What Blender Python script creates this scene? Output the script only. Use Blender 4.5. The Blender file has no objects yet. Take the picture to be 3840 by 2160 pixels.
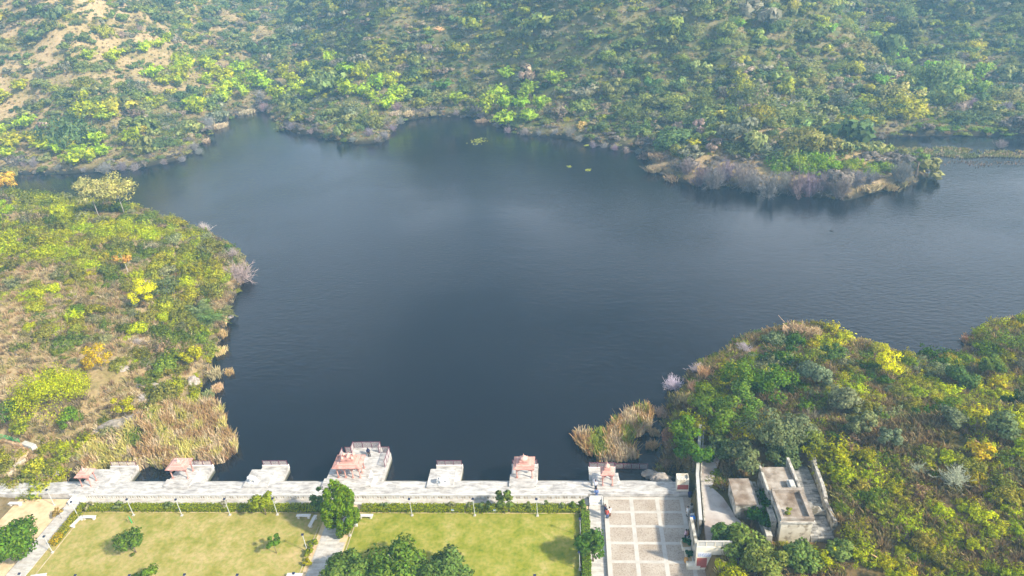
import bpy, bmesh, math, random
import numpy as np
from mathutils import Vector, Matrix, noise as mnoise
R = math.radians
rnd = random.Random(7)
rng = np.random.default_rng(11)
sc = bpy.context.scene
col = sc.collection

# ------------------------------------------------------------------ camera
F_PX = 2594.0
d1 = np.array([215, 1400, 2594.0]); d1 /= np.linalg.norm(d1)
d2 = np.array([.9947, .0291, -.0982]); d2 -= d1 * (d1 @ d2); d2 /= np.linalg.norm(d2)
d3 = np.cross(d1, d2)
if d3[1] < 0: d3 = -d3
RM = np.array([d2, d1, d3])
CR, CU, CF = RM[:, 0], RM[:, 1], RM[:, 2]
CAM = np.array([0, 0, 70.0])
cam = bpy.data.cameras.new("camera"); cam_o = bpy.data.objects.new("camera", cam); col.objects.link(cam_o)
M = Matrix(((CR[0], CU[0], -CF[0], 0), (CR[1], CU[1], -CF[1], 0), (CR[2], CU[2], -CF[2], 70), (0, 0, 0, 1)))
cam_o.matrix_world = M
cam.sensor_width = 36; cam.lens = F_PX / 3840 * 36; cam.clip_end = 5000; cam.clip_start = 1
sc.camera = cam_o

def at(x, y, z=0.0):
    """photo point -> place on the level plane z"""
    d = CR * (x - 1920) + CU * (1080 - y) + CF * F_PX
    return CAM + (z - CAM[2]) / d[2] * d

def proj(p):
    v = np.asarray(p, float) - CAM
    a, b, c = v @ CR, v @ CU, v @ CF
    return 1920 + F_PX * a / c, 1080 - F_PX * b / c, c

# ------------------------------------------------------------------ materials
MATS = {}
def new_mat(name):
    m = bpy.data.materials.new(name); m.use_nodes = True
    nt = m.node_tree; nt.nodes.clear()
    out = nt.nodes.new("ShaderNodeOutputMaterial")
    MATS[name] = m
    return m, nt, out

def nd(nt, kind, **kw):
    n = nt.nodes.new(kind)
    for k, v in kw.items():
        if k.startswith("i_"): n.inputs[k[2:].replace("_", " ")].default_value = v
        else: setattr(n, k, v)
    return n

def ramp(nt, src, stops):
    r = nt.nodes.new("ShaderNodeValToRGB")
    e = r.color_ramp.elements
    while len(e) < len(stops): e.new(.5)
    for q, (p, c) in zip(e, stops):
        q.position = p; q.color = (*c, 1)
    nt.links.new(src, r.inputs[0])
    return r.outputs[0]

def mat_noise(name, stops, scale=1.0, rough=.85, detail=5, bump=0.0, bscale=None, spec=.3, sc_xyz=None, second=None):
    """noise-mottled surface; second=(stops, scale, amount) is multiplied in"""
    m, nt, out = new_mat(name)
    tc = nd(nt, "ShaderNodeTexCoord")
    mp = nd(nt, "ShaderNodeMapping"); nt.links.new(tc.outputs["Object"], mp.inputs[0])
    if sc_xyz: mp.inputs["Scale"].default_value = sc_xyz
    n = nd(nt, "ShaderNodeTexNoise"); n.inputs["Scale"].default_value = scale; n.inputs["Detail"].default_value = detail
    n.inputs["Roughness"].default_value = .62
    nt.links.new(mp.outputs[0], n.inputs["Vector"])
    c = ramp(nt, n.outputs["Fac"], stops)
    if second:
        n2 = nd(nt, "ShaderNodeTexNoise"); n2.inputs["Scale"].default_value = second[1]; n2.inputs["Detail"].default_value = 6
        nt.links.new(mp.outputs[0], n2.inputs["Vector"])
        c2 = ramp(nt, n2.outputs["Fac"], second[0])
        mx = nd(nt, "ShaderNodeMix", data_type='RGBA', blend_type='MULTIPLY'); mx.inputs[0].default_value = second[2]
        nt.links.new(c, mx.inputs[6]); nt.links.new(c2, mx.inputs[7]); c = mx.outputs[2]
    b = nd(nt, "ShaderNodeBsdfPrincipled"); b.inputs["Roughness"].default_value = rough
    b.inputs["Specular IOR Level"].default_value = spec
    nt.links.new(c, b.inputs["Base Color"])
    if bump:
        n3 = nd(nt, "ShaderNodeTexNoise"); n3.inputs["Scale"].default_value = bscale or scale * 4; n3.inputs["Detail"].default_value = 6
        nt.links.new(mp.outputs[0], n3.inputs["Vector"])
        bp = nd(nt, "ShaderNodeBump"); bp.inputs["Strength"].default_value = bump; bp.inputs["Distance"].default_value = .2
        nt.links.new(n3.outputs["Fac"], bp.inputs["Height"]); nt.links.new(bp.outputs[0], b.inputs["Normal"])
    nt.links.new(b.outputs[0], out.inputs[0])
    return m

def mat_slabs(name, a, b_, mortar, bw, bh, stain, rough=.7):
    """flagstones of bw x bh metres with weather stains"""
    m, nt, out = new_mat(name)
    tc = nd(nt, "ShaderNodeTexCoord")
    br = nd(nt, "ShaderNodeTexBrick"); br.inputs["Scale"].default_value = 1
    br.inputs["Brick Width"].default_value = bw; br.inputs["Row Height"].default_value = bh
    br.inputs["Mortar Size"].default_value = .012; br.inputs["Color1"].default_value = (*a, 1)
    br.inputs["Color2"].default_value = (*b_, 1); br.inputs["Mortar"].default_value = (*mortar, 1)
    nt.links.new(tc.outputs["Object"], br.inputs["Vector"])
    mp = nd(nt, "ShaderNodeMapping"); mp.inputs["Scale"].default_value = (.55, 1.6, 1)
    nt.links.new(tc.outputs["Object"], mp.inputs[0])
    n = nd(nt, "ShaderNodeTexNoise"); n.inputs["Scale"].default_value = 1.4; n.inputs["Detail"].default_value = 7; n.inputs["Roughness"].default_value = .7
    nt.links.new(mp.outputs[0], n.inputs["Vector"])
    c2 = ramp(nt, n.outputs["Fac"], [(.36, stain), (.56, (1, 1, 1))])
    mx = nd(nt, "ShaderNodeMix", data_type='RGBA', blend_type='MULTIPLY'); mx.inputs[0].default_value = 1
    nt.links.new(br.outputs["Color"], mx.inputs[6]); nt.links.new(c2, mx.inputs[7])
    sz = nd(nt, "ShaderNodeSeparateXYZ"); nt.links.new(tc.outputs["Object"], sz.inputs[0])      # algae line where the lake wets the stone
    wn = nd(nt, "ShaderNodeMath", operation='MULTIPLY_ADD'); nt.links.new(n.outputs["Fac"], wn.inputs[0]); wn.inputs[1].default_value = -.7; nt.links.new(sz.outputs[2], wn.inputs[2])
    wr = nd(nt, "ShaderNodeMapRange"); wr.inputs["From Min"].default_value = -1.25; wr.inputs["From Max"].default_value = -.85; nt.links.new(wn.outputs[0], wr.inputs["Value"])
    wm = nd(nt, "ShaderNodeMix", data_type='RGBA'); wm.inputs[6].default_value = (.10, .10, .07, 1); nt.links.new(wr.outputs[0], wm.inputs[0]); nt.links.new(mx.outputs[2], wm.inputs[7])
    b = nd(nt, "ShaderNodeBsdfPrincipled"); b.inputs["Roughness"].default_value = rough; b.inputs["Specular IOR Level"].default_value = .3
    nt.links.new(wm.outputs[2], b.inputs["Base Color"]); nt.links.new(b.outputs[0], out.inputs[0])
    return m

def mat_leaf(name, trans=.42, vary=.55, fixed=None):
    """foliage: colour from the plant's own tint, each leaf slightly different"""
    m, nt, out = new_mat(name)
    g = nd(nt, "ShaderNodeNewGeometry")
    if fixed:
        rgb = nd(nt, "ShaderNodeRGB"); rgb.outputs[0].default_value = (*fixed, 1); src = rgb.outputs[0]
    else:
        a = nd(nt, "ShaderNodeAttribute", attribute_type='INSTANCER', attribute_name="tint"); src = a.outputs["Color"]
    mr = nd(nt, "ShaderNodeMapRange"); mr.inputs["To Min"].default_value = 1 - vary; mr.inputs["To Max"].default_value = 1 + vary
    nt.links.new(g.outputs["Random Per Island"], mr.inputs["Value"])
    mx = nd(nt, "ShaderNodeVectorMath", operation='SCALE')
    nt.links.new(src, mx.inputs[0]); nt.links.new(mr.outputs[0], mx.inputs["Scale"])
    hs = nd(nt, "ShaderNodeHueSaturation")
    mr2 = nd(nt, "ShaderNodeMapRange"); mr2.inputs["From Max"].default_value = .1; mr2.inputs["To Min"].default_value = .475; mr2.inputs["To Max"].default_value = .52
    md = nd(nt, "ShaderNodeMath", operation='MODULO'); md.inputs[1].default_value = .1
    nt.links.new(g.outputs["Random Per Island"], md.inputs[0]); nt.links.new(md.outputs[0], mr2.inputs["Value"])
    nt.links.new(mr2.outputs[0], hs.inputs["Hue"]); nt.links.new(mx.outputs[0], hs.inputs["Color"])
    df = nd(nt, "ShaderNodeBsdfDiffuse"); tr = nd(nt, "ShaderNodeBsdfTranslucent")
    nt.links.new(hs.outputs[0], df.inputs[0]); nt.links.new(hs.outputs[0], tr.inputs[0])
    ms = nd(nt, "ShaderNodeMixShader"); ms.inputs[0].default_value = trans
    nt.links.new(df.outputs[0], ms.inputs[1]); nt.links.new(tr.outputs[0], ms.inputs[2])
    nt.links.new(ms.outputs[0], out.inputs[0])
    return m

W1 = (1, 1, 1)
mat_slabs("marble_paving", (.60, .575, .54), (.47, .455, .44), (.42, .40, .38), 1.3, .62, (.52, .50, .49))
mat_slabs("step_stone", (.60, .58, .55), (.46, .45, .44), (.34, .33, .33), 1.7, .30, (.46, .45, .46))
mat_slabs("path_paving", (.60, .565, .515), (.49, .47, .45), (.40, .38, .35), .75, .5, (.70, .66, .62))
mat_noise("marble", [(.3, (.50, .48, .46)), (.6, (.68, .66, .63))], 1.6, .6)
mat_noise("carved_marble", [(.3, (.78, .76, .74)), (.7, (.86, .85, .83))], 3, .5)
mat_noise("stained_wall", [(.35, (.26, .20, .13)), (.5, (.55, .48, .38)), (.65, (.78, .74, .68))], 1.2, .9, sc_xyz=(1, 1, 1))
mat_noise("sandstone", [(.28, (.40, .20, .165)), (.5, (.59, .31, .26)), (.75, (.66, .39, .33))], 1.3, .8, bump=.15, bscale=6,
          second=([(.34, (.55, .5, .5)), (.5, W1)], .9, 1.0))
mat_noise("sandstone_light", [(.3, (.60, .34, .29)), (.7, (.70, .44, .37))], 2.0, .8)
mat_noise("lawn_grass", [(.26, (.17, .185, .016)), (.40, (.285, .26, .048)), (.54, (.39, .32, .11)), (.70, (.48, .36, .17))], .33, .95, detail=9, bump=.3, bscale=9,
          second=([(.36, (.72, .88, .55)), (.5, (.9, .9, .85)), (.60, (1, 1, .95))], 1.9, 1.0))
mat_noise("lawn_green", [(.28, (.14, .19, .008)), (.42, (.245, .25, .020)), (.58, (.34, .305, .065)), (.74, (.45, .36, .15))], .42, .95, detail=9, bump=.3, bscale=9,
          second=([(.36, (.66, .84, .45)), (.5, (.9, .92, .8)), (.60, (1, 1, .95))], 2.1, 1.0))
mat_noise("bare_earth", [(.3, (.44, .31, .17)), (.5, (.62, .46, .27)), (.75, (.70, .56, .36))], .7, .95, detail=8, bump=.3, bscale=7)
mat_noise("cobble_paving", [(.32, (.25, .205, .165)), (.44, (.41, .35, .29)), (.62, (.49, .43, .36))], 6, .9, detail=8, bump=.35, bscale=11,
          second=([(.3, (.78, .74, .70)), (.6, W1)], .35, 1.0))
mat_noise("pale_band", [(.3, (.42, .395, .355)), (.6, (.53, .50, .455))], 1.1, .8)
mat_noise("kerb_stone", [(.3, (.34, .27, .17)), (.6, (.50, .42, .29))], .6, .9)
mat_noise("cream_plaster", [(.3, (.70, .64, .52)), (.6, (.82, .76, .64))], 1.0, .85, second=([(.3, (.75, .72, .66)), (.5, W1)], .8, 1.0))
mat_noise("white_plaster", [(.3, (.30, .275, .235)), (.5, (.50, .47, .41)), (.8, (.62, .585, .52))], .9, .9, second=([(.38, (.34, .32, .28)), (.54, W1)], 1.3, 1.0))
mat_noise("house_front", [(.3, (.50, .44, .34)), (.55, (.66, .60, .49)), (.8, (.72, .66, .55))], .9, .9, second=([(.33, (.42, .37, .31)), (.47, W1)], 1.5, .9))
mat_noise("old_plaster", [(.32, (.12, .11, .10)), (.45, (.36, .33, .29)), (.6, (.60, .56, .49)), (.8, (.68, .64, .58))], 1.1, .95, detail=8, bump=.25, bscale=5)
mat_noise("old_roof", [(.3, (.15, .12, .10)), (.45, (.31, .26, .21)), (.6, (.42, .37, .32)), (.8, (.50, .46, .41))], .8, .95, detail=9, bump=.2, bscale=6,
          second=([(.35, (.55, .46, .38)), (.55, W1)], .45, 1.0))
mat_slabs("old_slabs", (.50, .48, .44), (.24, .24, .24), (.10, .09, .08), .7, .45, (.35, .32, .28), .9)
mat_noise("terrace_concrete", [(.3, (.32, .29, .27)), (.5, (.46, .42, .39)), (.75, (.53, .49, .46))], .8, .92, detail=9, second=([(.35, (.78, .70, .66)), (.55, W1)], .3, 1.0))
mat_noise("grey_concrete", [(.3, (.42, .42, .40)), (.7, (.58, .57, .54))], 1.5, .9)
mat_noise("red_panel", [(.3, (.38, .09, .075)), (.7, (.46, .13, .10))], 3, .7)
mat_noise("rock", [(.3, (.16, .13, .11)), (.5, (.36, .31, .27)), (.7, (.52, .47, .42))], .9, .95, detail=9, bump=.6, bscale=2.5)
mat_noise("dark_rock", [(.3, (.10, .085, .075)), (.5, (.25, .22, .19)), (.7, (.44, .38, .32))], .8, .95, detail=9, bump=.7, bscale=2.0)
mat_noise("bark", [(.3, (.14, .10, .07)), (.7, (.26, .20, .15))], 5, .95)
mat_noise("pale_bark", [(.3, (.50, .44, .38)), (.7, (.66, .60, .54))], 4, .9)
mat_noise("twig", [(.3, (.30, .25, .24)), (.7, (.44, .38, .37))], 2, .95)
mat_noise("hedge_stem", [(.3, (.06, .09, .01)), (.7, (.10, .13, .02))], 3, .95)
mat_noise("maroon_iron", [(.3, (.13, .045, .065)), (.7, (.18, .065, .09))], 3, .5)
mat_noise("white_iron", [(.3, (.68, .60, .60)), (.7, (.78, .72, .72))], 3, .5)
mat_noise("lamp_steel", [(.3, (.46, .47, .48)), (.7, (.58, .59, .60))], 3, .45)
mat_noise("solar_panel", [(.3, (.015, .02, .05)), (.7, (.03, .035, .08))], 6, .25, spec=.6)
mat_noise("navy_cloth", [(.3, (.012, .016, .05)), (.7, (.02, .026, .075))], 6, .9)
mat_noise("black_cloth", [(.3, (.012, .012, .015)), (.7, (.02, .02, .025))], 6, .9)
mat_noise("pale_shirt", [(.3, (.66, .66, .78)), (.7, (.74, .74, .84))], 5, .9)
mat_noise("white_cloth", [(.3, (.78, .77, .75)), (.7, (.84, .83, .81))], 5, .9)
mat_noise("red_cloth", [(.3, (.40, .07, .055)), (.7, (.48, .10, .07))], 5, .9)
mat_noise("denim", [(.3, (.07, .14, .33)), (.7, (.11, .19, .40))], 6, .9)
mat_noise("blue_cloth", [(.3, (.10, .16, .36)), (.7, (.15, .22, .44))], 6, .9)
mat_noise("grey_cloth", [(.3, (.30, .31, .34)), (.7, (.38, .39, .42))], 6, .9)
mat_noise("brown_cloth", [(.3, (.20, .075, .05)), (.7, (.26, .11, .07))], 6, .9)
mat_noise("pink_cloth", [(.3, (.62, .42, .52)), (.7, (.70, .50, .58))], 6, .9)
mat_noise("skin", [(.3, (.26, .13, .075)), (.7, (.32, .17, .10))], 6, .6)
mat_noise("hair", [(.3, (.010, .008, .007)), (.7, (.02, .015, .012))], 8, .6)
mat_noise("brown_hair", [(.3, (.07, .03, .02)), (.7, (.11, .05, .03))], 8, .6)
mat_noise("eye", [(.3, (.02, .02, .02)), (.7, (.04, .04, .04))], 8, .3)
mat_noise("navy_plastic", [(.3, (.012, .018, .11)), (.7, (.02, .03, .14))], 4, .4)
mat_noise("blue_plastic", [(.3, (.02, .20, .72)), (.7, (.03, .26, .80))], 4, .4)
mat_noise("grey_metal", [(.3, (.36, .37, .40)), (.7, (.48, .49, .52))], 4, .5)
mat_noise("orange_paint", [(.3, (.58, .28, .06)), (.7, (.66, .36, .10))], 4, .6)
mat_noise("sign_blue", [(.3, (.06, .30, .62)), (.7, (.08, .36, .70))], 4, .5)
mat_noise("sign_white", [(.3, (.76, .76, .78)), (.7, (.82, .82, .84))], 4, .5)
mat_noise("green_paint", [(.3, (.02, .36, .10)), (.7, (.03, .44, .13))], 4, .6)
mat_noise("lettering_blue", [(.3, (.10, .18, .42)), (.7, (.14, .24, .50))], 4, .6)
mat_noise("brick_orange", [(.3, (.42, .28, .17)), (.7, (.52, .36, .23))], 2, .9)
mat_leaf("foliage"); mat_leaf("blades", .2, .45); mat_leaf("twigs", .0, .35)

# ------------------------------------------------------------------ object helpers
def tag(o, label=None, cat=None, group=None, kind=None):
    if label: o["label"] = label
    if cat: o["category"] = cat
    if group: o["group"] = group
    if kind: o["kind"] = kind
    return o

def link(name, me, mat=None, parent=None, loc=None):
    o = bpy.data.objects.new(name, me); col.objects.link(o)
    if mat: me.materials.append(MATS[mat] if isinstance(mat, str) else mat)
    if parent: o.parent = parent
    if loc is not None: o.location = loc
    return o

def empty(name, loc, label=None, cat=None, group=None, rz=0):
    o = bpy.data.objects.new(name, None); col.objects.link(o)
    o.location = Vector([float(v) for v in loc]); o.rotation_euler[2] = rz; o.empty_display_size = .3
    return tag(o, label, cat, group)

def np_mesh(name, V, Fq, soft=None):
    """V (n,3), Fq (m,k) faces with k corners each; soft = one shading normal per face (a crown shades as a rounded mass)"""
    me = bpy.data.meshes.new(name)
    V = np.asarray(V, np.float32); Fq = np.asarray(Fq, np.int32)
    k = Fq.shape[1]
    me.vertices.add(len(V)); me.vertices.foreach_set("co", V.ravel())
    me.loops.add(Fq.size); me.loops.foreach_set("vertex_index", Fq.ravel())
    me.polygons.add(len(Fq)); me.polygons.foreach_set("loop_start", np.arange(0, Fq.size, k, dtype=np.int32))
    me.update(calc_edges=True)
    if soft is not None:
        s = np.asarray(soft, float); s = s / (np.linalg.norm(s, axis=1, keepdims=True) + 1e-9)
        me.normals_split_custom_set(np.repeat(s, k, 0).tolist())
    return me

class MB:
    """collects shapes for one mesh"""
    def __init__(s): s.v = []; s.f = []
    def add(s, vs, fs):
        b = len(s.v); s.v += [tuple(float(q) for q in p) for p in vs]; s.f += [tuple(b + i for i in f) for f in fs]; return s
    def box(s, x0, x1, y0, y1, z0, z1):
        return s.add([(x0, y0, z0), (x1, y0, z0), (x1, y1, z0), (x0, y1, z0), (x0, y0, z1), (x1, y0, z1), (x1, y1, z1), (x0, y1, z1)],
                     [(3, 2, 1, 0), (4, 5, 6, 7), (0, 1, 5, 4), (1, 2, 6, 5), (2, 3, 7, 6), (3, 0, 4, 7)])
    def prism(s, poly, z0, z1, top=None):
        n = len(poly); top = top or poly
        s.add([(*p[:2], z0) for p in poly] + [(*p[:2], z1) for p in top],
              [tuple(range(n))[::-1], tuple(range(n, 2 * n))] + [(i, (i + 1) % n, n + (i + 1) % n, n + i) for i in range(n)])
        return s
    def sheet(s, poly, z=None):
        return s.add([(p[0], p[1], z if z is not None else p[2]) for p in poly], [tuple(range(len(poly)))])
    def wall(s, p, q, t, z0, z1):
        p = Vector((float(p[0]), float(p[1]))); q = Vector((float(q[0]), float(q[1])))
        d = (q - p).normalized(); n = Vector((-d.y, d.x)) * t / 2
        return s.prism([p - n, q - n, q + n, p + n], z0, z1)
    def tube(s, pts, rad, n=6, cap=True):
        pts = [Vector([float(c) for c in p]) for p in pts]
        rad = rad if isinstance(rad, (list, tuple)) else [rad] * len(pts)
        b = len(s.v); vs = []; fs = []
        for i, p in enumerate(pts):
            d = (pts[min(i + 1, len(pts) - 1)] - pts[max(i - 1, 0)]).normalized()
            a = d.orthogonal().normalized(); c = d.cross(a)
            if i and vs:   # keep the ring from twisting
                a0 = vs[-n] - pts[i - 1]; a = (a0 - d * a0.dot(d)).normalized(); c = d.cross(a)
            for k in range(n):
                t = 2 * math.pi * k / n
                vs.append(p + (a * math.cos(t) + c * math.sin(t)) * rad[i])
        for i in range(len(pts) - 1):
            for k in range(n):
                fs.append((i * n + k, i * n + (k + 1) % n, (i + 1) * n + (k + 1) % n, (i + 1) * n + k))
        if cap: fs += [tuple(range(n))[::-1], tuple((len(pts) - 1) * n + k for k in range(n))]
        return s.add(vs, fs)
    def lathe(s, c, prof, n=12):
        vs = []; fs = []
        for (r, z) in prof:
            for k in range(n):
                t = 2 * math.pi * k / n
                vs.append((c[0] + r * math.cos(t), c[1] + r * math.sin(t), c[2] + z))
        m = len(prof)
        for i in range(m - 1):
            for k in range(n):
                fs.append((i * n + k, i * n + (k + 1) % n, (i + 1) * n + (k + 1) % n, (i + 1) * n + k))
        fs += [tuple(range(n))[::-1], tuple((m - 1) * n + k for k in range(n))]
        return s.add(vs, fs)
    def build(s, name, mat, parent=None, smooth=False, bevel=0, loc=None):
        me = bpy.data.meshes.new(name); me.from_pydata(s.v, [], s.f); me.update()
        if smooth: me.polygons.foreach_set("use_smooth", [True] * len(me.polygons))
        o = link(name, me, mat, parent, loc)
        if bevel:
            b = o.modifiers.new("bevel", 'BEVEL'); b.width = bevel; b.segments = 2; b.limit_method = 'ANGLE'
        return o

def copy_tree(o, parent=None):
    c = o.copy(); col.objects.link(c)
    if parent: c.parent = parent
    for ch in list(o.children): copy_tree(ch, c)
    return c

# ------------------------------------------------------------------ noise on arrays
_lat = np.random.default_rng(5).random((256, 256))
def vnoise(x, y):
    x = np.asarray(x, float); y = np.asarray(y, float)
    xi = np.floor(x).astype(int); yi = np.floor(y).astype(int); fx = x - xi; fy = y - yi
    fx = fx * fx * (3 - 2 * fx); fy = fy * fy * (3 - 2 * fy)
    g = lambda a, b: _lat[a % 256, b % 256]
    return (g(xi, yi) * (1 - fx) + g(xi + 1, yi) * fx) * (1 - fy) + (g(xi, yi + 1) * (1 - fx) + g(xi + 1, yi + 1) * fx) * fy
def fbm(x, y, o=4):
    s = 0; a = .5; t = 0
    for k in range(o):
        s = s + a * vnoise(np.asarray(x) * 2 ** k + 17.3 * k, np.asarray(y) * 2 ** k + 9.1 * k); t += a; a *= .5
    return s / t
def sst(a, b, x):
    t = np.clip((np.asarray(x, float) - a) / (b - a), 0, 1); return t * t * (3 - 2 * t)

# ------------------------------------------------------------------ lake outline (photo points on the water plane)
WZ = -1.2
shore_px = [(0, 648), (60, 652), (250, 652), (500, 636), (690, 596), (760, 536), (830, 468), (900, 424), (985, 418), (1030, 458), (1060, 488), (1200, 518),
            (1330, 542), (1440, 537), (1480, 488), (1520, 450), (1640, 436), (1760, 438), (1850, 466), (1950, 506), (2110, 518), (2250, 546), (2400, 562),
            (2425, 610), (2470, 655), (2560, 685), (2700, 698), (2830, 712), (2950, 732), (3190, 752), (3260, 728), (3420, 696), (3480, 664), (3470, 620), (3380, 590), (3250, 562),
            (3240, 522), (3400, 512), (3600, 510), (3840, 508)]
right_px = [(3840, 1195), (3720, 1225), (3640, 1250), (3610, 1335), (3560, 1345), (3350, 1325), (3200, 1285), (3130, 1240), (3050, 1225), (2950, 1225), (2880, 1245), (2760, 1280),
            (2700, 1335), (2620, 1375), (2575, 1400), (2560, 1460), (2510, 1500), (2480, 1560), (2490, 1640), (2470, 1720), (2445, 1775)]
left_px = [(300, 1785), (420, 1745), (560, 1735), (640, 1660), (720, 1560), (745, 1470), (790, 1420), (805, 1340), (845, 1250), (868, 1160), (900, 1085), (935, 1020), (915, 965), (865, 925),
           (790, 880), (650, 835), (560, 800), (350, 770), (120, 745), (0, 735)]
poly = [at(*p, z=WZ)[:2] for p in shore_px] + [(190, 232), (330, 236), (330, 120), (150, 118)] + [at(*p, z=WZ)[:2] for p in right_px]
poly += [(13.5, 74.0), (13.5, 71.0), (-77, 71.0), (-79.5, 74.5)] + [at(*p, z=WZ)[:2] for p in left_px] + [(-240, 214), (-330, 212), (-330, 246), (-240, 243)]
LAKE = np.array(poly)

def sdf(px, py):
    """distance to the lake edge, negative on the water"""
    px = np.asarray(px, float); py = np.asarray(py, float)
    best = np.full(px.shape, 1e9); ins = np.zeros(px.shape, bool)
    n = len(LAKE)
    for i in range(n):
        a = LAKE[i]; b = LAKE[(i + 1) % n]; e = b - a
        t = np.clip(((px - a[0]) * e[0] + (py - a[1]) * e[1]) / (e @ e + 1e-9), 0, 1)
        best = np.minimum(best, (px - a[0] - t * e[0]) ** 2 + (py - a[1] - t * e[1]) ** 2)
        c = (a[1] > py) != (b[1] > py)
        with np.errstate(divide='ignore', invalid='ignore'):
            xi = a[0] + (py - a[1]) * e[0] / (e[1] if abs(e[1]) > 1e-9 else 1e-9)
        ins ^= c & (px < xi)
    d = np.sqrt(best)
    return np.where(ins, -d, d)

def height(X, Y):
    X = np.asarray(X, float); Y = np.asarray(Y, float)
    d = sdf(X, Y)
    dp = np.maximum(d, 0) + (fbm(X / 14 + 3, Y / 14) - .5) * 5 * sst(2, 12, d)
    und = (fbm(X / 55 + 40, Y / 55 + 7) - .5)
    # far side: long slopes, gentler valley floor on the right
    v1 = (X + 146 + .31 * (Y - 316))            # valley running up from the far left inlet
    v2 = (X - 122 + .25 * (Y - 240))            # valley on the right of the middle hill
    w = sst(-15, 45, v2)
    und2 = (fbm(X / 26 + 11, Y / 26 + 5, 3) - .5)
    rise = sst(0, 75, d)
    fold = 30 * sst(2, 95, np.abs(v1)) * sst(250, 330, Y) * (1 - w) + 6 * sst(2, 60, np.abs(v1)) * sst(0, 30, d) * (1 - w)
    hill = .215 * dp + fold * rise + (22 * und + 9 * und2) * rise - 10 * sst(60, 0, np.abs(v2)) * rise
    vale = .06 * dp + .36 * np.maximum(dp - 75, 0) + 26 * sst(20, 130, v2) * rise * sst(260, 340, Y) + (16 * und + 8 * und2) * rise
    far = hill * (1 - w) + vale * w
    far = np.where(far > 105, 105 + (far - 105) * .12, far)
    left = 16 * (1 - np.exp(-dp / 42)) + 7 * und * sst(0, 40, d)
    right = 8.5 * (1 - np.exp(-dp / 42)) + 4 * und * sst(0, 40, d)
    # flat ground around the garden
    ml = np.maximum(sst(73, 88, Y), sst(90, 118, -X))
    left = left * ml + (1 - ml) * (.02 + .5 * sst(80, 92, -X))
    terr = 2.85 + .14 * np.maximum(0, X - 19) + .05 * np.maximum(0, 60 - Y)
    mr = sst(75, 84, Y)
    right = np.where(X > 13.9, np.maximum(right * mr, terr * (1 - sst(76, 90, Y))), right * mr)
    yard = (X > 16.5) & (X < 29.5) & (Y > 57.5) & (Y < 73); right = np.where(yard, np.minimum(right, 2.75), right)
    isfar = np.where(X < -60, Y > 226, Y > 160)
    h = np.where(isfar, far, np.where(X < -30, left, right))
    g = (X > -76.5) & (X < 13.6) & (Y < 72.5)
    h = np.where(g & (d > 0), -.25, h)
    wl = WZ - .15 + (h - WZ + .5) * sst(-.5, 3.0, d)
    h = np.where(d < 3.0, np.where(g & (d > 0), h, np.minimum(wl, h)), h)
    h = np.where(d <= 0, WZ - .2 - 3.2 * (1 - np.exp(d / 4)), h)
    small = (fbm(X / 3.1, Y / 3.1 + 60) - .5) * .7 * sst(1, 6, d)
    return h + np.where(g | yard, 0, small * np.where(isfar, 1.6, np.maximum(ml * (X < -30), mr)))

gx = np.unique(np.concatenate([np.arange(-620, -160, 5.0), np.arange(-160, -96, 2.0), np.arange(-96, 12, 1.25), np.arange(12, 34, .8), np.arange(34, 90, 1.6), np.arange(90, 160, 2.5), np.arange(160, 760, 6.0)]))
gy = np.unique(np.concatenate([np.arange(-60, 40, 8.0), np.arange(40, 130, 1.2), np.arange(130, 230, 2.0), np.arange(230, 430, 2.8), np.arange(430, 980, 7.0)]))
GX, GY = np.meshgrid(gx, gy)
GH = height(GX, GY)
nx, ny = len(gx), len(gy)
idx = np.arange(nx * ny).reshape(ny, nx)
quads = np.stack([idx[:-1, :-1], idx[:-1, 1:], idx[1:, 1:], idx[1:, :-1]], -1).reshape(-1, 4)
def ground(x, y):
    x = np.asarray(x, float); y = np.asarray(y, float)
    i = np.clip(np.searchsorted(gx, x) - 1, 0, nx - 2); j = np.clip(np.searchsorted(gy, y) - 1, 0, ny - 2)
    fx = np.clip((x - gx[i]) / (gx[i + 1] - gx[i]), 0, 1); fy = np.clip((y - gy[j]) / (gy[j + 1] - gy[j]), 0, 1)
    return (GH[j, i] * (1 - fx) + GH[j, i + 1] * fx) * (1 - fy) + (GH[j + 1, i] * (1 - fx) + GH[j + 1, i + 1] * fx) * fy
def gz(x, y): return float(ground(x, y))
def hit(x, y):
    """photo point -> where that line of sight meets the ground or the water"""
    d = CR * (x - 1920) + CU * (1080 - y) + CF * F_PX; d = d / np.linalg.norm(d)
    t = np.arange(60, 900, .5); P = CAM + t[:, None] * d
    g = np.maximum(ground(P[:, 0], P[:, 1]), WZ)
    k = np.argmax(P[:, 2] < g)
    return P[k] if P[k, 2] < g[k] else P[-1]

# terrain material: dry straw ground, brown soil and low green growth in patches
m, nt, out = new_mat("hill_ground")
tc = nd(nt, "ShaderNodeTexCoord")
n1 = nd(nt, "ShaderNodeTexNoise"); n1.inputs["Scale"].default_value = .09; n1.inputs["Detail"].default_value = 10; n1.inputs["Roughness"].default_value = .66
n2 = nd(nt, "ShaderNodeTexNoise"); n2.inputs["Scale"].default_value = 1.3; n2.inputs["Detail"].default_value = 8; n2.inputs["Roughness"].default_value = .7
for q in (n1, n2): nt.links.new(tc.outputs["Object"], q.inputs["Vector"])
c1 = ramp(nt, n1.outputs["Fac"], [(.30, (.13, .13, .045)), (.40, (.26, .215, .095)), (.50, (.41, .31, .17)), (.66, (.51, .38, .23))])
c2 = ramp(nt, n2.outputs["Fac"], [(.3, (.45, .42, .38)), (.5, (.9, .88, .82)), (.7, (1, 1, 1))])
sx_ = nd(nt, "ShaderNodeSeparateXYZ"); nt.links.new(tc.outputs["Object"], sx_.inputs[0])
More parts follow.
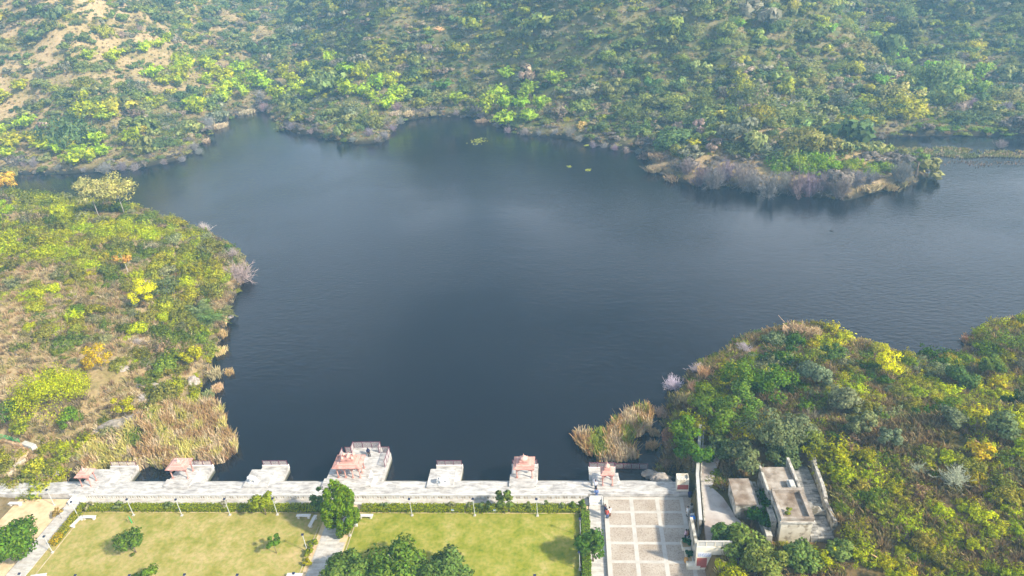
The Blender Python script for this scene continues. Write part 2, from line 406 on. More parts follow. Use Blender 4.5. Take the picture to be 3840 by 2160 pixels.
def band(sock, a, b_):
    r = nd(nt, "ShaderNodeMapRange", interpolation_type='SMOOTHSTEP'); r.inputs["From Min"].default_value = a; r.inputs["From Max"].default_value = b_
    nt.links.new(sock, r.inputs["Value"]); return r.outputs[0]
cg = ramp(nt, n1.outputs["Fac"], [(.34, (.08, .10, .035)), (.50, (.15, .15, .065)), (.62, (.26, .22, .12)), (.74, (.42, .33, .20))])
fm = nd(nt, "ShaderNodeMath", operation='MULTIPLY'); nt.links.new(band(sx_.outputs[1], 215, 240), fm.inputs[0]); nt.links.new(band(sx_.outputs[0], -230, -110), fm.inputs[1])
fr = nd(nt, "ShaderNodeMix", data_type='RGBA'); nt.links.new(fm.outputs[0], fr.inputs[0]); nt.links.new(c1, fr.inputs[6]); nt.links.new(cg, fr.inputs[7])
cr = ramp(nt, n1.outputs["Fac"], [(.32, (.10, .10, .03)), (.45, (.18, .14, .06)), (.58, (.27, .18, .09)), (.70, (.35, .25, .14))])
inv = nd(nt, "ShaderNodeMath", operation='SUBTRACT'); inv.inputs[0].default_value = 1; nt.links.new(band(sx_.outputs[1], 125, 150), inv.inputs[1])
rm = nd(nt, "ShaderNodeMath", operation='MULTIPLY'); nt.links.new(band(sx_.outputs[0], 8, 14), rm.inputs[0]); nt.links.new(inv.outputs[0], rm.inputs[1])
fr2 = nd(nt, "ShaderNodeMix", data_type='RGBA'); nt.links.new(rm.outputs[0], fr2.inputs[0]); nt.links.new(fr.outputs[2], fr2.inputs[6]); nt.links.new(cr, fr2.inputs[7]); fr = fr2
wet = nd(nt, "ShaderNodeMix", data_type='RGBA'); nt.links.new(band(sx_.outputs[2], -.9, 1.0), wet.inputs[0]); wet.inputs[6].default_value = (.05, .045, .035, 1); nt.links.new(fr.outputs[2], wet.inputs[7])
c1 = wet.outputs[2]
mx = nd(nt, "ShaderNodeMix", data_type='RGBA', blend_type='MULTIPLY'); mx.inputs[0].default_value = 1
nt.links.new(c1, mx.inputs[6]); nt.links.new(c2, mx.inputs[7])
b = nd(nt, "ShaderNodeBsdfDiffuse"); nt.links.new(mx.outputs[2], b.inputs[0])
bp = nd(nt, "ShaderNodeBump"); bp.inputs["Strength"].default_value = .6; bp.inputs["Distance"].default_value = .4
nt.links.new(n2.outputs["Fac"], bp.inputs["Height"]); nt.links.new(bp.outputs[0], b.inputs["Normal"])
nt.links.new(b.outputs[0], out.inputs[0])
me = np_mesh("hills", np.stack([GX, GY, GH], -1).reshape(-1, 3), quads)
me.polygons.foreach_set("use_smooth", [True] * len(me.polygons))
hills = tag(link("hills", me, "hill_ground"), "dry scrubby hills rising around the lake", kind="structure")

# lake
m, nt, out = new_mat("lake_water")
tc = nd(nt, "ShaderNodeTexCoord")
mp = nd(nt, "ShaderNodeMapping"); mp.inputs["Scale"].default_value = (.7, 1.5, 1); mp.inputs["Rotation"].default_value = (0, 0, .35)
nt.links.new(tc.outputs["Object"], mp.inputs[0])
w1 = nd(nt, "ShaderNodeTexNoise"); w1.inputs["Scale"].default_value = .9; w1.inputs["Detail"].default_value = 4; w1.inputs["Roughness"].default_value = .6
nt.links.new(mp.outputs[0], w1.inputs["Vector"])
w2 = nd(nt, "ShaderNodeTexNoise"); w2.inputs["Scale"].default_value = .018; w2.inputs["Detail"].default_value = 3
nt.links.new(tc.outputs["Object"], w2.inputs["Vector"])
mr = nd(nt, "ShaderNodeMapRange"); mr.inputs["From Min"].default_value = .35; mr.inputs["From Max"].default_value = .65; mr.inputs["To Min"].default_value = .15; mr.inputs["To Max"].default_value = .8
nt.links.new(w2.outputs["Fac"], mr.inputs["Value"])
mp2 = nd(nt, "ShaderNodeMapping"); mp2.inputs["Scale"].default_value = (.10, .34, 1); mp2.inputs["Rotation"].default_value = (0, 0, .12); nt.links.new(tc.outputs["Object"], mp2.inputs[0])
w3 = nd(nt, "ShaderNodeTexNoise"); w3.inputs["Scale"].default_value = 1.0; w3.inputs["Detail"].default_value = 6; w3.inputs["Roughness"].default_value = .68; nt.links.new(mp2.outputs[0], w3.inputs["Vector"])
b3 = nd(nt, "ShaderNodeBump"); b3.inputs["Distance"].default_value = .22; b3.inputs["Strength"].default_value = .15; nt.links.new(w3.outputs["Fac"], b3.inputs["Height"])
bp = nd(nt, "ShaderNodeBump"); bp.inputs["Distance"].default_value = .14
nt.links.new(b3.outputs[0], bp.inputs["Normal"])
nt.links.new(mr.outputs[0], bp.inputs["Strength"]); nt.links.new(w1.outputs["Fac"], bp.inputs["Height"])
b = nd(nt, "ShaderNodeBsdfPrincipled"); b.inputs["Base Color"].default_value = (.008, .009, .013, 1); b.inputs["Roughness"].default_value = .07
b.inputs["IOR"].default_value = 1.36
nt.links.new(bp.outputs[0], b.inputs["Normal"]); nt.links.new(b.outputs[0], out.inputs[0])
lake = MB().sheet([(-560, 60), (700, 60), (700, 420), (-560, 420)], WZ).build("lake", "lake_water")
tag(lake, "calm dark blue lake between the hills", kind="structure")

# ------------------------------------------------------------------ labels
_used = set()
def where(p):
    x, y, c = proj(p)
    return x / 38.4, y / 21.6
def place_label(look, p, tail=""):
    a, b = where(p)
    for k in range(25):
        s = f"{look}{tail}, {math.floor(a + .5 + (0, 0, .5, -.5, 1)[k % 5])}% across and {math.floor(b + .5 + (0, .5, -.5, 1, -1)[k // 5])}% down the photo"
        if s not in _used: break
    _used.add(s)
    return s

# ------------------------------------------------------------------ garden, paths, plaza
S = lambda o, l=None: tag(o, l, kind="structure")
S(MB().sheet([(-71.4, 40), (-35.6, 40), (-35.6, 66.95), (-71.4, 66.95)], .02).build("lawn", "lawn_grass"), "yellowing lawn left of the middle path")
S(MB().sheet([(-31.3, 40), (-1.0, 40), (-1.0, 66.95), (-31.3, 66.95)], .02).build("lawn", "lawn_green"), "greener lawn right of the middle path")
S(MB().sheet([(-72.2, 40), (-71.4, 40), (-71.4, 67), (-72.2, 67)], .012).build("ground", "lawn_grass"), "grass verge beside the left path")
S(MB().sheet([(-35.6, 40), (-35.0, 40), (-35.0, 68.4), (-35.6, 68.4)], .012).build("ground", "bare_earth"), "bare strip left of the middle path")
S(MB().sheet([(-32.3, 40), (-31.3, 40), (-31.3, 68.4), (-32.3, 68.4)], .012).build("ground", "bare_earth"), "bare strip right of the middle path")
S(MB().sheet([(-84, 38), (-75.0, 38), (-75.0, 69.4), (-84, 69.4)], .10).build("ground", "bare_earth"), "sandy bare ground left of the left path")
S(MB().sheet([(-72.3, 66.95), (.2, 66.95), (.2, 68.35), (-72.3, 68.35)], .008).build("ground", "bare_earth"), "earth strip under the hedges")
S(MB().box(-75.0, -72.2, 40, 68.45, -.3, .06).build("path", "path_paving"), "pale paved path at the left side of the garden")
S(MB().box(-35.0, -32.3, 40, 68.45, -.3, .06).box(-32.3, -31.5, 40, 61.9, -.3, .055).build("path", "path_paving"), "pale paved path through the middle of the garden")
S(MB().box(.3, 2.28, 40, 68.45, -.3, .06).build("path", "path_paving"), "pale paved path beside the square")
S(MB().box(-75.0, 2.28, 68.454, 69.55, -.3, .064).build("path", "path_paving"), "paved walkway below the embankment wall")
for k, (x, y0) in enumerate([(-71.0, 40), (-35.9, 40), (-31.0, 40)]):
    S(MB().box(x - .05, x + .05, y0, 64.5 if k else 65.5, -.1, .07).build("kerb", "kerb_stone"), "thin stone kerb line along the lawn")
# plaza of cobbles with pale bands
S(MB().box(2.3, 14.4, 40, 69.55, -.4, .45).build("plaza", "cobble_paving"), "square paved with cobbles and pale bands")
pb = MB()
for x in (2.62, 5.95, 9.35, 12.55):
    pb.box(x - .25 - (.07 if x < 3 else 0), x + .25, 40, 69.545, .40, .458)
for y in (69.25, 66.85, 64.45, 61.75, 58.9, 56.0, 53, 50, 47):
    for a, b in ((2.87, 5.7), (6.2, 9.1), (9.6, 12.3)): pb.box(a, b, y - .2, y + .2, .40, .457)
S(pb.build("plaza_bands", "pale_band"), "pale stone bands dividing the square")
# promenade with the steps down to the water
pm = MB().box(-130, 13.6, 69.6, 71.9, -3, .9).build("promenade", "marble_paving"); S(pm, "white stone embankment walk above the lake")
st = MB()
for k in range(6): st.box(-79.5, 9.6 if k < 4 else 8.6, 71.9 + .36 * k, 71.9 + .36 * (k + 1), -4, .9 - .3 * (k + 1))
S(st.build("ghat_steps", "step_stone"), "long white stone steps going down into the lake")

# embankment wall with its row of small openings
pw = empty("embankment_wall", (-37, 69.57, 0), "long low white wall with a row of small openings below the walk", "wall")
MB().box(-38, 37.2, .0, .03, 0, .9).build("wall", "stained_wall", pw)
bl = MB()
x = -37.9
while x < 37.1:
    bl.box(x, x + .10, -.09, -.002, .12, .62); x += .36
bl.box(-38, 37.2, -.12, -.002, .62, .93).box(-38, 37.2, -.10, -.002, 0, .12)
for k in range(0, 209, 3): bl.box(-37.9 + .36 * k + .1, -37.9 + .36 * k + .36, -.07, -.002, .12, .5)
bl.build("pierced_parapet", "marble", pw)

def stairs(x0, x1, label):
    t = empty("stairs", ((x0 + x1) / 2, 69.5, 0), label, "stairs")
    w = (x1 - x0) / 2
    s = MB()
    for k in range(4): s.box(-w, w, -.20 - .30 * (3 - k) - .1, -.13 - .0, .0 if k == 0 else .02 + .2 * k, .2 * (k + 1) + .06)
    s.build("steps", "marble", t)
    MB().box(-w - .12, -w, -1.3, -.14, 0, .75).build("cheek_wall", "marble", t); MB().box(w, w + .12, -1.3, -.14, 0, .75).build("cheek_wall", "marble", t)
    return t
stairs(-74.3, -72.5, "short white stairs from the left path up to the embankment walk")
stairs(.5, 2.1, "short pale stairs beside the square up to the embankment walk")

# ------------------------------------------------------------------ jetties, railings, pavilions
def railing(parent, p, q, z, h=.95, panels=3, name="railing"):
    """maroon posts and rails, white balusters"""
    p = Vector(p); q = Vector(q); L = (q - p).length; d = (q - p) / L
    pt = lambda t, zz: (p.x + d.x * t, p.y + d.y * t, z + zz)
    m = MB()
    n = max(3, int(L / .125))
    for i in range(1, n):
        a = pt(L * i / n, .12); b = pt(L * i / n, h - .06)
        m.tube([a, b], .022, 4)
    o = m.build(name, "white_iron", parent)
    for zz, rr in ((h - .04, .045), (.1, .03)): MB().tube([pt(0, zz), pt(L, zz)], rr, 6).build("rail", "maroon_iron", o)
    for k in range(panels + 1):
        MB().tube([pt(L * k / panels, 0), pt(L * k / panels, h + .05)], .055, 6).build("post", "maroon_iron", o)
    return o

def jetty(x0, x1, y1, zl, up, label, rail=True, zu=.9, wings=False, slopex=0):
    """deck over the water; up = (x0, x1, y0, y1) raised platform that joins the walk"""
    t = empty("stone_jetty", ((x0 + x1) / 2, 72, 0), label, "jetty")
    ox, oy = (x0 + x1) / 2, 72
    MB().box(x0 - ox, x1 - ox, -.15, y1 - oy, -4, zl).build("deck", "marble_paving", t)
    if up:
        a, b, c, d = up
        MB().box(a - ox, b - ox, c - oy, d - oy, -4, zu + .22).build("platform", "marble_paving", t)
        MB().prism([(b - ox, c - oy + .5), (b - ox + .35, c - oy + .5), (b - ox + .35, d - oy - .4), (b - ox, d - oy - .4)], -1.1, zu + .1,
                   [(b - ox, c - oy + .5), (b - ox + .02, c - oy + .5), (b - ox + .02, d - oy - .4), (b - ox, d - oy - .4)]).build("buttress", "marble", t)
    if rail:
        MB().box(x0 - ox - .06, x1 - ox + .06, y1 - oy - .34, y1 - oy + .03, zl - .5, zl + .22).build("kerb", "marble", t)
        railing(t, (x0 - ox + .1, y1 - oy - .12), (x1 - ox - .1, y1 - oy - .12), zl + .22, .8)
    return t

jetty(-72.7, -68.45, 76.2, .15, (-74.2, -70.2, 70.9, 74.5), "stone jetty beside the small end pavilion, at the left end of the reed bed")
jetty(-60.6, -56.35, 76.3, .15, (-60.9, -57.3, 70.7, 74.6), "stone jetty with the flat-roofed pavilion close to the reed bed")
jetty(-48.35, -44.4, 76.25, .15, (-49.1, -45.4, 70.7, 74.3), "railed stone jetty with a white statue, behind the light green garden tree")
tD = jetty(-36.7, -29.2, 78.6, .45, (-37.1, -31.0, 70.7, 74.6), "largest stone jetty, behind the twelve-pillared pavilion", rail=False)
MB().box(-35.3 + 32.95, -30.9 + 32.95, 78.6 - 72, 79.8 - 72, -4, .448).build("deck", "marble_paving", tD)
ox = 32.95
for (p, q, n) in [((-35.2, 79.7), (-31.0, 79.7), 3), ((-36.1, 78.55), (-35.25, 78.55), 1), ((-30.95, 78.55), (-29.35, 78.55), 1), ((-36.55, 75.2), (-36.55, 78.4), 3), ((-29.3, 75.4), (-29.3, 78.5), 3),
                  ((-35.22, 78.6), (-35.22, 79.65), 1), ((-30.98, 78.6), (-30.98, 79.65), 1)]:
    railing(tD, (p[0] + ox, p[1] - 72), (q[0] + ox, q[1] - 72), .45, 1.15, n)
MB().box(-30.3 + ox, -29.7 + ox, -.9, .9, -1, 1.05).build("buttress", "marble", tD)
jetty(-21.7, -17.9, 76.1, .15, (-22.2, -18.45, 70.7, 74.3), "railed stone jetty with a white statue, in front of open water")
jetty(-10.55, -6.85, 75.95, .3, (-10.6, -6.85, 70.9, 73.2), "stone jetty under the wide-arched pavilion")
jetty(.45, 4.15, 75.3, .35, (.9, 4.5, 71.0, 73.4), "railed stone jetty behind the smallest domed pavilion, near the right reed island")

def pavilion(cx, cy, w, d, z, h, label, rw, rd, nxc=2, nyc=2, style="tier", col_r=.10, mat="sandstone"):
    """stone canopy: tapered pillars with brackets, lintels, overhanging slab roof, stepped top and finials"""
    t = empty("pavilion", (cx, cy, z), label, "pavilion")
    xs = [-w / 2 + w * i / (nxc - 1) for i in range(nxc)]; ys = [-d / 2 + d * i / (nyc - 1) for i in range(nyc)]
    lm = MB()
    for i, x in enumerate(xs):
        for j, y in enumerate(ys):
            if 0 < i < nxc - 1 and 0 < j < nyc - 1: continue
            r = col_r
            c = MB().box(x - r * 1.5, x + r * 1.5, y - r * 1.5, y + r * 1.5, 0, .14)
            c.lathe((x, y, .14), [(r * 1.15, 0), (r * 1.0, .1), (r * .9, h * .75), (r * 1.15, h * .77), (r * 1.35, h - .3)], 8)
            c.box(x - r * 1.5, x + r * 1.5, y - r * 1.5, y + r * 1.5, h - .18, h - .002)
            c.build("pillar", mat, t)
            for sx in (-1, 1):   # brackets under the lintel
                if (sx > 0 and i < nxc - 1) or (sx < 0 and i > 0):
                    b = w / (nxc - 1)
                    k = .42 * b if style != "arch" else .5 * b
                    x0 = x + sx * r * .8
                    lm.prism([(x0, y - .06), (x0 + sx * .02, y - .06), (x0 + sx * .02, y + .06), (x0, y + .06)][::sx], h - .55, h - .004,
                             [(x0, y - .06), (x0 + sx * k, y - .06), (x0 + sx * k, y + .06), (x0, y + .06)][::sx])
    for y in (ys[0], ys[-1]): lm.box(xs[0] - .12, xs[-1] + .12, y - .11, y + .11, h, h + .22)
    for x in (xs[0], xs[-1]): lm.box(x - .11, x + .11, ys[0] + .112, ys[-1] - .112, h, h + .218)
    lm.build("lintel", mat, t)
    rf = MB()
    a, b = rw / 2, rd / 2; z0 = h + .222
    rf.prism([(-a, -b), (a, -b), (a, b), (-a, b)], z0, z0 + .09)
    rf.prism([(-a + .02, -b + .02), (a - .02, -b + .02), (a - .02, b - .02), (-a + .02, b - .02)], z0 + .09, z0 + .26,
             [(-a * .74, -b * .74), (a * .74, -b * .74), (a * .74, b * .74), (-a * .74, b * .74)])
    ro = rf.build("roof", mat, t)
    zz = z0 + .26
    s = .70
    for k in range(3 if style != "flat" else 3):
        hh = .10 if style == "flat" else (.16 if k == 2 else .12)
        MB().box(-a * s, a * s, -b * s, b * s, zz, zz + hh).build("roof_tier", mat if k % 2 else "sandstone_light", ro); zz += hh; s *= (.72 if style != "dome" else .70)
    if style == "dome" or style == "arch":
        q = min(a, b) * .44
        MB().box(-q, q, -q, q, zz, zz + .22).build("drum", mat, ro); zz += .22
        MB().lathe((0, 0, zz), [(q * .95, 0), (q * .98, .1), (q * .8, .24), (q * .45, .38), (q * .2, .45), (q * .12, .5), (q * .22, .56), (q * .08, .66), (.012, .95)], 12).build("dome", "sandstone_light", ro, True)
    elif style == "many":
        MB().box(-a * .42, a * .42, -b * .42, b * .42, zz, zz + .28).build("drum", mat, ro); zz += .28
        for px_, py_ in [(-.34, .3), (0, .3), (.34, .3), (-.34, -.25), (.34, -.25), (0, 0)]:
            q = .20 if (px_ or py_) else .28
            MB().lathe((px_ * a, py_ * b, zz), [(q, 0), (q * 1.05, .08), (q * .85, .2), (q * .4, .32), (q * .15, .38), (q * .22, .44), (.012, .62)], 10).build("dome", "sandstone_light", ro, True)
    else:
        q = min(a, b) * .25
        MB().lathe((0, 0, zz), [(q, 0), (q * .9, .12), (q * .4, .22), (q * .2, .3), (q * .3, .38), (.012, .75)], 10).build("finial", "sandstone_light", ro, True)
    return t
pavilion(-72.95, 71.5, 1.42, 1.2, 1.12, 1.75, "small pink stone pavilion at the rocky end of the walk", 2.15, 2.0, style="dome" if False else "tier", col_r=.085)
pavilion(-59.3, 73.3, 2.4, 1.5, 1.12, 1.75, "flat-roofed pink stone pavilion in front of the reed bed", 3.1, 2.6, style="flat", col_r=.095)
pavilion(-33.75, 73.6, 3.25, 1.95, 1.12, 1.8, "largest pink pavilion, with many pillars and a cluster of small domes", 4.25, 2.9, 4, 3, "many", .10)
pavilion(-8.5, 73.25, 2.15, 1.5, 1.12, 1.7, "pink stone pavilion with a wide front arch and square domed top", 2.95, 2.6, style="arch", col_r=.10)
pavilion(2.92, 71.6, 1.3, 1.15, 1.12, 1.75, "small domed pink pavilion nearest the cobbled square", 1.85, 1.75, style="dome", col_r=.085)
# raised white blocks before the pavilions
for (x0, x1, y0, y1, l) in [(-61.3, -58.0, 71.0, 72.3, "white raised stone block in front of the flat-roofed pavilion"), (-10.6, -6.85, 71.2, 72.3, "white raised stone block in front of the wide-arched pavilion"),
                            (-37.4, -30.2, 70.9, 72.4, "wide white stone block in front of the many-pillared pavilion"), (-74.3, -71.2, 69.9, 70.95, "white stone block in front of the small end pavilion")]:
    o = MB().box(x0, x1, y0, y1, .9, 1.16).box(x0 + .25, x1 - .25, y0 - .4, y0 - .002, .9, 1.03).build("stone_block", "marble_paving", bevel=.02); tag(o, l, "stone block")

# fence standing in the water right of the last jetty
fo = empty("water_fence", (4.3, 76.7, WZ - .5), "maroon and white iron fence standing in the water near the right reed island", "fence")
railing(fo, (0, 0), (4.6, -.1), .5, 1.0, 4, "fence_panel")

# white elephant statues
def skin_obj(name, verts, edges, radii, mat, parent=None, sub=1, root=0):
    me = bpy.data.meshes.new(name); me.from_pydata([tuple(map(float, v)) for v in verts], edges, [])
    o = bpy.data.objects.new(name, me); col.objects.link(o)
    o.modifiers.new("s", 'SKIN')
    sv = me.skin_vertices[0].data
    for i, r in enumerate(radii):
        sv[i].radius = (r, r) if not isinstance(r, tuple) else r
        sv[i].use_root = (i == root)
    if sub:
        ss = o.modifiers.new("d", 'SUBSURF'); ss.levels = sub; ss.render_levels = sub
    dg = bpy.context.evaluated_depsgraph_get()
    m2 = bpy.data.meshes.new_from_object(o.evaluated_get(dg)); m2.name = name
    bpy.data.objects.remove(o); bpy.data.meshes.remove(me)
    m2.polygons.foreach_set("use_smooth", [True] * len(m2.polygons))
    m2.materials.clear()
    return link(name, m2, mat, parent)

def elephant(x, y, z, rz, label):
    t = empty("animal_statue", (x, y, z), label, "statue", None, rz)
    MB().box(-.75, .75, -.38, .38, 0, .12).build("plinth", "carved_marble", t, bevel=.02)
    V = [(-.45, 0, .72), (0, 0, .78), (.4, 0, .80), (.66, 0, .98), (.82, 0, .82), (.9, 0, .5), (.86, 0, .25)]
    rr = [.28, .34, .30, .21, .13, .075, .055]
    E = [(0, 1), (1, 2), (2, 3), (3, 4), (4, 5), (5, 6)]
    for (a, b, s) in ((0, -.45, .2), (0, -.45, -.2), (2, .36, .2), (2, .36, -.2)):
        n = len(V); V += [(b, s, .45), (b, s, .14)]; rr += [.13, .12]; E += [(a, n), (n, n + 1)]
    n = len(V); V += [(.58, .24, .98), (.52, .34, .85)]; rr += [.10, .07]; E += [(3, n), (n, n + 1)]
    n = len(V); V += [(.58, -.24, .98), (.52, -.34, .85)]; rr += [.10, .07]; E += [(3, n), (n, n + 1)]
    n = len(V); V += [(-.76, 0, .6), (-.78, 0, .35)]; rr += [.04, .03]; E += [(0, n), (n, n + 1)]
    skin_obj("body", V, E, rr, "carved_marble", t, 1, 1)
    return t
p = at(953, 1812, .9); elephant(p[0], p[1], 1.12, R(170), "white carved animal statue on the jetty behind the light green garden tree")
p = at(1664, 1815, .9); elephant(p[0], p[1], 1.12, R(200), "white carved animal statue on the jetty midway along the open water")

# ------------------------------------------------------------------ lamps, benches, small garden things
def lamp_proto(loc, label):
    t = empty("solar_lamp", loc, label, "lamp post", "solar lamp posts in the garden")
    MB().box(-.16, .16, -.16, .16, 0, .14).build("base", "pale_band", t, bevel=.015)
    MB().tube([(0, 0, .14), (0, 0, 2.95)], [.05, .035], 8).build("pole", "lamp_steel", t)
    MB().lathe((0, 0, 2.86), [(.05, 0), (.13, .06), (.13, .11), (.06, .14)], 10).build("lamp_head", "grey_metal", t)
    MB().add([(-.17, -.14, 3.0), (.17, -.14, 3.0), (.17, .14, 3.08), (-.17, .14, 3.08), (-.17, -.14, 3.03), (.17, -.14, 3.03), (.17, .14, 3.11), (-.17, .14, 3.11)],
             [(3, 2, 1, 0), (4, 5, 6, 7), (0, 1, 5, 4), (1, 2, 6, 5), (2, 3, 7, 6), (3, 0, 4, 7)]).build("solar_panel", "solar_panel", t)
    return t
lamp_px = [(205, 1896, "on bare ground left of the paved left path"), (296, 1942, "beside the corner pair of benches"), (502, 1933, "next to the green stake by the hedge"), (683, 1934, "before the hedge, second right of the green stake"),
           (863, 1932, "before the hedge, between two notches left of the light green tree"), (198, 2073, "on the verge beside the left path"), (1041, 1931, "just right of the light green tree"), (1153, 2068, "beside the low bushes of the middle path"),
           (1314, 2010, "right behind the big dense tree's trunk"), (1546, 1934, "before the hedge, first right of the big dense tree"), (1781, 1934, "before the hedge between the two blue signboards"), (2016, 1935, "before the hedge, nearest the lawn's right corner"),
           (2177, 2010, "against the right hedge, farther one"), (2175, 2137, "against the right hedge, nearer one")]
lamps = [(at(x, y, 0), l) for x, y, l in lamp_px]
for x, y, l in [(71, 2151, "whose head shows on the left path's bottom edge"), (281, 2157, "whose head shows at the frame's bottom right of the left path"), (484, 2157, "whose head peeks up left of the bottom bush top"),
                (691, 2154, "whose head peeks up right of the bottom bush top"), (889, 2155, "whose head peeks up at the bottom of the left lawn's middle"), (1100, 2149, "whose head peeks up beside the bottom white seat"), (2005, 2157, "whose head peeks up at the bottom of the right lawn")]:
    q = at(x, y, 3.1); lamps.append((np.array([q[0], q[1], 0]), l))
lp = None
for p, l in lamps:
    lab = "slim solar lamp post " + l
    o = lamp_proto((p[0], p[1], .02), lab) if lp is None else copy_tree(lp)
    lp = lp or o
    o.location = (p[0], p[1], .02); o["label"] = lab

def bench_proto(loc):
    t = empty("stone_bench", loc, "", "bench", "white stone benches in the garden")
    MB().box(-1.0, 1.0, -.24, .24, .40, .50).build("seat", "marble", t, bevel=.02)
    for s in (-.7, .7): MB().box(s - .13, s + .13, -.2, .2, 0, .398).build("leg", "marble", t, bevel=.015)
    return t
bp_ = None
for x, y, rz, l in [(61, 1895, 0, "alone on the bare ground left of the left path"), (336, 1945, 0, "parallel to the hedge in the left lawn's corner"), (290, 1962, 78, "at an angle beside the yellow hedge"),
                    (1140, 1940, 0, "parallel to the hedge, left of the middle path"), (1174, 1960, 84, "end-on beside the middle path's left edge"), (1341, 1956, 90, "end-on right of the big dense tree"),
                    (1373, 1940, 0, "parallel to the hedge, right of the big dense tree"), (147, 2166, 10, "cut by the bottom edge near the left path"), (1107, 2163, 0, "cut by the bottom edge near the middle path")]:
    p = at(x, y, .1)
    o = bench_proto((0, 0, 0)) if bp_ is None else copy_tree(bp_)
    bp_ = bp_ or o
    o.location = (p[0], p[1], .10 if x == 61 else .02); o.rotation_euler[2] = R(rz); o["label"] = "white stone bench " + l

for x, l in ((1700, "small blue and white signboard in the hedge, nearer the big dense tree"), (1857, "small blue and white signboard in the hedge, nearer the square")):
    p = at(x, 1922, 0); t = empty("signboard", (p[0], p[1] - .15, .02), l, "sign")
    MB().tube([(0, 0, 0), (0, 0, .5)], .02, 6).build("post", "grey_metal", t)
    MB().box(-.2, .2, -.03, .0, .46, .72).build("board", "sign_white", t); MB().box(-.2, .2, -.034, -.0305, .60, .72).build("header", "sign_blue", t)
# stake with a little guard
p = at(495, 1962, 0); t = empty("tree_stake", (p[0], p[1], .02), "bright green stake with a thin reddish frame on the left lawn", "stake")
MB().tube([(0, 0, 0), (-.08, .05, 1.25)], .06, 6).build("stake", "green_paint", t)
MB().tube([(-.4, 0, 0), (-.42, 0, 1.2)], .018, 4).tube([(.4, 0, 0), (.38, 0, 1.2)], .018, 4).tube([(-.42, 0, 1.2), (.38, 0, 1.2)], .018, 4).build("guard", "brick_orange", t)

# ------------------------------------------------------------------ leaves and twigs
def leaf_quads(C, N, size, rg, aspect=1.5):
    """one quad per leaf spray; C centres, N preferred normals"""
    n = len(C)
    N = N / (np.linalg.norm(N, axis=1, keepdims=True) + 1e-9)
    T = rg.normal(size=(n, 3)); T -= N * np.sum(T * N, 1, keepdims=True); T /= np.linalg.norm(T, axis=1, keepdims=True) + 1e-9
    B = np.cross(N, T)
    s = np.asarray(size) * rg.uniform(.6, 1.35, n)
    a = (T * (s * aspect / 2)[:, None]); b = (B * (s / 2)[:, None])
    V = np.stack([C - a, C - b * .9 + a * .15, C + a, C + b * .9 - a * .15], 1).reshape(-1, 3)
    Fq = np.arange(n * 4).reshape(n, 4)
    return V, Fq

def blob_points(rg, n, c, r, shell=.55):
    d = rg.normal(size=(n, 3)); d /= np.linalg.norm(d, axis=1, keepdims=True)
    t = shell + (1 - shell) * rg.random(n) ** .7
    return np.asarray(c) + d * t[:, None] * np.asarray(r), d

def crown_mesh(name, rg, n, rad, hgt, k=12, leaf=.16, flat=1.0, open_=.0, droop=0.0):
    """leafy crown: k uneven clumps filling a dome of radius rad and height hgt"""
    Cs, Ns, Ds = [], [], []
    per = n // k
    for i in range(k):
        t = rg.random() * 2 * math.pi; q = math.sqrt(rg.random()) * .72
        zc = hgt * (.28 + .52 * rg.random() * (1 - q * q * .75))
        r = rad * rg.uniform(.22, .44) * (1 - open_ * .4)
        c = np.array([q * rad * math.cos(t), q * rad * math.sin(t), zc])
        P, D = blob_points(rg, per, c, (r, r, r * .72 * flat), .5)
        keep = P[:, 2] > .02 * hgt
        Cs.append(P[keep]); Ds.append(D[keep]); Ns.append(D[keep] + rg.normal(size=D[keep].shape) * .55 + np.array([0, 0, .45 - droop]))
    C = np.concatenate(Cs); N = np.concatenate(Ns); D = np.concatenate(Ds)
    V, Fq = leaf_quads(C, N, leaf, rg)
    O = (C - np.array([0, 0, hgt * .25])) / np.array([rad, rad, hgt])
    O /= np.linalg.norm(O, axis=1, keepdims=True) + 1e-9
    return np_mesh(name, V, Fq, N / np.linalg.norm(N, axis=1, keepdims=True) * .35 + D * .55 + O * .45)

def sticks(segs):
    """segs list of (p, q, r0, r1) -> tapered three-sided twigs"""
    A = np.array([s[0] for s in segs], float); B = np.array([s[1] for s in segs], float)
    r0 = np.array([s[2] for s in segs]); r1 = np.array([s[3] for s in segs])
    D = B - A; D /= np.linalg.norm(D, axis=1, keepdims=True) + 1e-9
    U = np.cross(D, np.array([.31, .17, .93])); U /= np.linalg.norm(U, axis=1, keepdims=True) + 1e-9
    W = np.cross(D, U); V = []
    for P, r in ((A, r0), (B, r1)):
        for k in range(3):
            t = 2 * math.pi * k / 3
            V.append(P + (U * math.cos(t) + W * math.sin(t)) * r[:, None])
    V = np.stack(V, 1).reshape(-1, 3); n = len(segs); b = np.arange(n)[:, None] * 6
    Fq = np.concatenate([b + np.array([k, (k + 1) % 3, 3 + (k + 1) % 3, 3 + k]) for k in range(3)], 0)
    return V, Fq

def branch(rg, p, d, L, r, depth, out, spread=.6, up=.15, nch=(2, 4), seg=3):
    p = np.array(p, float); d = np.array(d, float); d /= np.linalg.norm(d)
    pts = [p]
    for i in range(seg):
        d = d + rg.normal(size=3) * .16 + np.array([0, 0, up * .3]); d /= np.linalg.norm(d)
        q = pts[-1] + d * L / seg
        out.append((pts[-1], q, r * (1 - i / seg * .4), r * (1 - (i + 1) / seg * .4))); pts.append(q)
    if depth > 0:
        for k in range(rg.integers(nch[0], nch[1] + 1)):
            j = rg.integers(1, seg + 1)
            dd = d + rg.normal(size=3) * spread + np.array([0, 0, up])
            branch(rg, pts[j], dd, L * rg.uniform(.5, .75), r * .55, depth - 1, out, spread, up, nch, seg)

